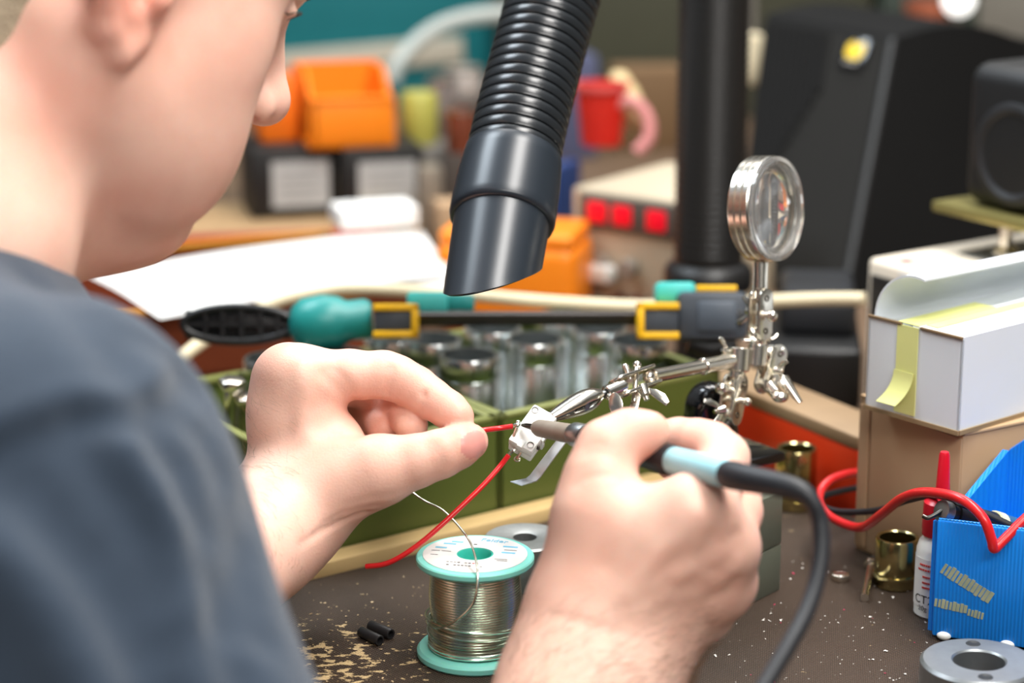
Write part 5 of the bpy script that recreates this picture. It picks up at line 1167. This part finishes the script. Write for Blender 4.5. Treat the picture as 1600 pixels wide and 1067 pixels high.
setp(person, 'person in dark blue t-shirt bent over the bench, soldering a red wire', 'person')
body_me.materials.append(NAIL); body_me.materials.append(LIP)
nc, nax, nnx, nnz, na, nb = NL
off = NECK
for p in body_me.polygons:
    c = p.center+off
    q = c-nc; x, y, z = q.dot(nax), q.dot(nnx), q.dot(nnz)
    if abs(z) < .006 and (abs(x)/na)**2.6+(abs(y)/nb)**2.6 < 1: p.material_index = 1
hinv = HM.inverted()
for p in body_me.polygons:
    c = hinv @ (p.center+off)
    if c.x > .080 and abs(c.y) < .024-.9*max(0, .098-c.x) and -.043 < c.z < -.021: p.material_index = 2

blush = body_me.attributes.new('blush', 'FLOAT', 'POINT'); co = np.zeros(len(body_me.vertices)*3, np.float32); body_me.vertices.foreach_get('co', co); co = co.reshape(-1, 3)+np.array(off, np.float32)
bl_ = np.zeros(len(co), np.float32)
def flush(p, r, a):
    global bl_
    bl_ = np.maximum(bl_, a*np.exp(-((co-np.array(p))**2).sum(1)/(r*r)))
for px, py, d, r, a in ((640, 610, 1.06, .014, .30), (690, 635, 1.055, .013, .42), (715, 650, 1.05, .012, .40), (560, 610, 1.06, .016, .22), (628, 655, 1.075, .016, .42), (600, 660, 1.09, .016, .42), (740, 690, 1.045, .014, .35), (700, 715, 1.045, .012, .18),
                        (1015, 674, .955, .013, .30), (945, 690, .95, .014, .18), (1100, 690, .965, .016, .35), (1030, 765, .955, .014, .50), (1155, 800, .955, .016, .30), (1140, 900, .955, .018, .22), (1092, 760, .93, .016, .20), (1140, 840, .94, .016, .18), (430, 575, 1.06, .014, .12)):
    flush(W(px, py, d), r, a)
for p, r, a in (((-.016, -.088, .012), .034, .75), ((.108, 0, -.002), .018, .22), ((.05, -.06, .0), .030, .14), ((-.02, -.055, -.05), .035, .34), ((.02, -.05, -.05), .03, .12)): flush(HM @ Vector(p), r, a)
blush.data.foreach_set('value', bl_)
def arm_hair(test, n, dirv, seed, ln):
    r2 = random.Random(seed); m = MB(); polys = body_me.polygons; N = len(polys); k = 0; tries = 0
    while k < n and tries < 400000:
        tries += 1; p = polys[r2.randrange(N)]; c = p.center+off
        if not test(c, p.normal): continue
        nn = Vector(p.normal); t = Vector(dirv)+Vector((r2.uniform(-.4, .4), r2.uniform(-.4, .4), r2.uniform(-.4, .4))); t = (t-nn*t.dot(nn)).normalized(); L = ln*r2.uniform(.5, 1.2)
        m.tube([c-nn*.0003, c+nn*L*.28+t*L*.4, c+nn*L*.34+t*L], [.000045, .00004, .00002], 3, cap=False); k += 1
    return obj('arm_hair', m, mat('arm_hair_brown', (120, 86, 58), rough=.5), person, world=True, origin=NECK)
def px_of(c): q = c-Vector((0, 0, CAMZ)); d = q.y*CP-q.z*SP; return 800+q.x/d*FP, 533.5-(q.y*SP+q.z*CP)/d*FP, d
def t_r(c, n): x, y, d = px_of(c); return d < 1.0 and 790 < x < 1110 and 930 < y < 1110 and n.y < .2 and random.random() < min(1, (y-925)/110)
def t_l(c, n): x, y, d = px_of(c); return d > 1.0 and 370 < x < 480 and 620 < y < 900 and random.random() < min(1, (485-x)/80)
arm_hair(t_r, 900, (.75, .1, .2), 3, .0085); arm_hair(t_l, 420, (-.5, -.1, .6), 4, .0065)

def build_shirt():
    lo = np.min([np.array(p) for p in (SR, ER, NECK)], 0)-.13; lo[0] = -.46; lo[2] = -.16
    S = Field(lo, (.02, 1.22, .34), .0031)
    S.cap(SR, ER, .0635, .0585, k=.03); S.cap(SL, ELB_L, .0635, .056, k=.03)
    S.cap(NECK+Vector((-.03, -.02, -.11)), NECK+Vector((-.07, -.05, -.42)), .125, .125, k=.03)
    for P_ in (SR, SL):
        S.cap(P_, NECK+Vector((-.005, -.005, -.058)), .060, .060, k=.04)
        S.cap(P_+Vector((-.02, -.01, -.05)), NECK+Vector((-.04, -.03, -.20)), .07, .12, k=.06)
    hd = HM @ Vector((-.022, 0, -.045))
    dirn = (hd-NECK).normalized()
    S.cap(NECK+dirn*.012, NECK+dirn*.10, .064, .070, k=.006, carve=True)
    # seams and folds of the sleeve
    S.scribe([(-30, 715), (30, 690), (110, 660), (190, 650), (262, 632), (300, 590)], .0050, .0110)
    S.scribe([(-30, 690), (30, 664), (110, 634), (190, 622), (255, 606)], .0065, -.0030)
    for ln, w, dp in (([(300, 650), (350, 740), (372, 860), (360, 960)], .0075, .0030), ([(250, 690), (310, 800), (335, 950), (380, 1080)], .0085, .0036), ([(190, 680), (260, 800), (300, 960), (300, 1100)], .0085, -.0030),
                      ([(130, 700), (220, 830), (280, 960), (300, 1090)], .0100, .0042), ([(40, 760), (130, 880), (200, 990), (240, 1090)], .0120, .0052), ([(0, 860), (90, 960), (150, 1080)], .0120, -.0045),
                      ([(210, 520), (270, 560), (325, 640)], .0060, .0018), ([(60, 430), (140, 500), (200, 580)], .0110, .0026), ([(400, 780), (380, 880), (410, 1000)], .0070, .0024)):
        S.scribe(ln, w, dp*1.7)
    return S.mesh(smooth=2)
obj('shirt', np_mesh('shirt', [build_shirt()]), SHIRT, person, world=True, origin=NECK, ang=180)
# hair: short crop round the back of the head and the brow and lashes
def build_hair():
    H = Field((-.125, -.095, -.12), (.10, .095, .165), .003)
    H.ell((-.012, 0, .056), (.1005, .0795, .0925))
    H.cap((-.030, 0, -.020), (-.040, 0, -.050), .0605, .0585, k=.012)
    H.ell((.075, 0, -.02), (.085, .12, .095), k=.01, carve=True)
    H.ell((.0, -.09, .005), (.034, .04, .045), k=.008, carve=True); H.ell((.0, .09, .005), (.034, .04, .045), k=.008, carve=True)
    H.ell((-.05, 0, -.150), (.09, .12, .085), k=.01, carve=True)
    return H.mesh(HM, smooth=1)
HAIR = mat('short_hair', (168, 152, 128), rough=.8, var=.35, scale=260, bump=1.0, bscale=700)
obj('hair', np_mesh('hair', [build_hair()]), HAIR, person, world=True, origin=NECK, ang=180)
for s in (-1, 1):
    b = MB(); rr = random.Random(3+s)
    for i in range(14):
        t = i/13; a = Vector((.0840-.012*t*t, s*(.020+.026*t), .0315+.001*math.sin(3*t))); b.tube([HM @ a, HM @ (a+Vector((.007, s*.001, -.001))), HM @ (a+Vector((.011, s*.002, .003)))], [.0005, .0004, .0001], 5)
    obj('eyelashes', b, LASH, person, world=True, origin=NECK)
    b = MB()
    for i in range(60):
        t = rr.random(); a = Vector((.1015-.018*t*t, s*(.008+.036*t), .046+.004*t+rr.uniform(-.003, .003)))
        b.tube([HM @ a, HM @ (a+Vector((.001, s*.006, .003)))], [.0005, .0002], 4)
    obj('eyebrow', b, mat('brow_hair', (120, 96, 70), rough=.7), person, world=True, origin=NECK)

# trousers and stool below the bench edge
def build_trousers():
    fw = Vector((.89, .45, 0)); lt = Vector((-.45, .89, 0)); hp_ = NECK+Vector((-.13, -.075, -.60))
    T = Field(np.array(hp_)-.30, np.array(hp_+fw*.5)+np.array((.25, .25, .25)), .007); T.lo[2] = -.90+.02
    n2 = T.n.copy(); T = Field((hp_.x-.25, hp_.y-.30, -.89), (hp_.x+.62, hp_.y+.62, hp_.z+.24), .0075)
    for s in (-1, 1):
        a = hp_+lt*(.09*s); k_ = a+fw*.42+Vector((0, 0, -.02)); an = Vector((k_.x-.02, k_.y, -.80))
        T.cap(a, k_, .088, .066, k=.03); T.cap(k_, an, .064, .050, k=.02); T.cap(an+Vector((0, 0, -.045)), an+fw*.14+Vector((0, 0, -.052)), .036, .032, k=.02)
    T.cap(hp_-lt*.06, hp_+lt*.06, .125, .125, k=.03); T.cap(hp_, hp_+Vector((.05, .02, .18)), .13, .125, k=.04)
    return T.mesh(smooth=1)
obj('trousers', np_mesh('trousers', [build_trousers()]), mat('dark_trousers', (38, 40, 46), rough=.85), person, world=True, origin=NECK, ang=180)
hp_ = NECK+Vector((-.13, -.075, -.60)); st = thing('stool', 'round black stool the person sits on below the bench', 'stool', (hp_.x, hp_.y, -.9))
sz = hp_.z-.128+.9
obj('seat', MB().lathe([(0, sz-.05), (.17, sz-.05), (.18, sz-.04), (.18, sz-.012), (.165, sz), (0, sz)], n=40), BLACKP, st)
obj('post', MB().cyl((0, 0, .03), (0, 0, sz-.045), .028), STEEL, st)
for k in range(5): obj('foot', MB().tube([(.02*math.cos(1.2566*k), .02*math.sin(1.2566*k), .06), (.26*math.cos(1.2566*k), .26*math.sin(1.2566*k), .022)], [.022, .018], 10), BLACKP, st)
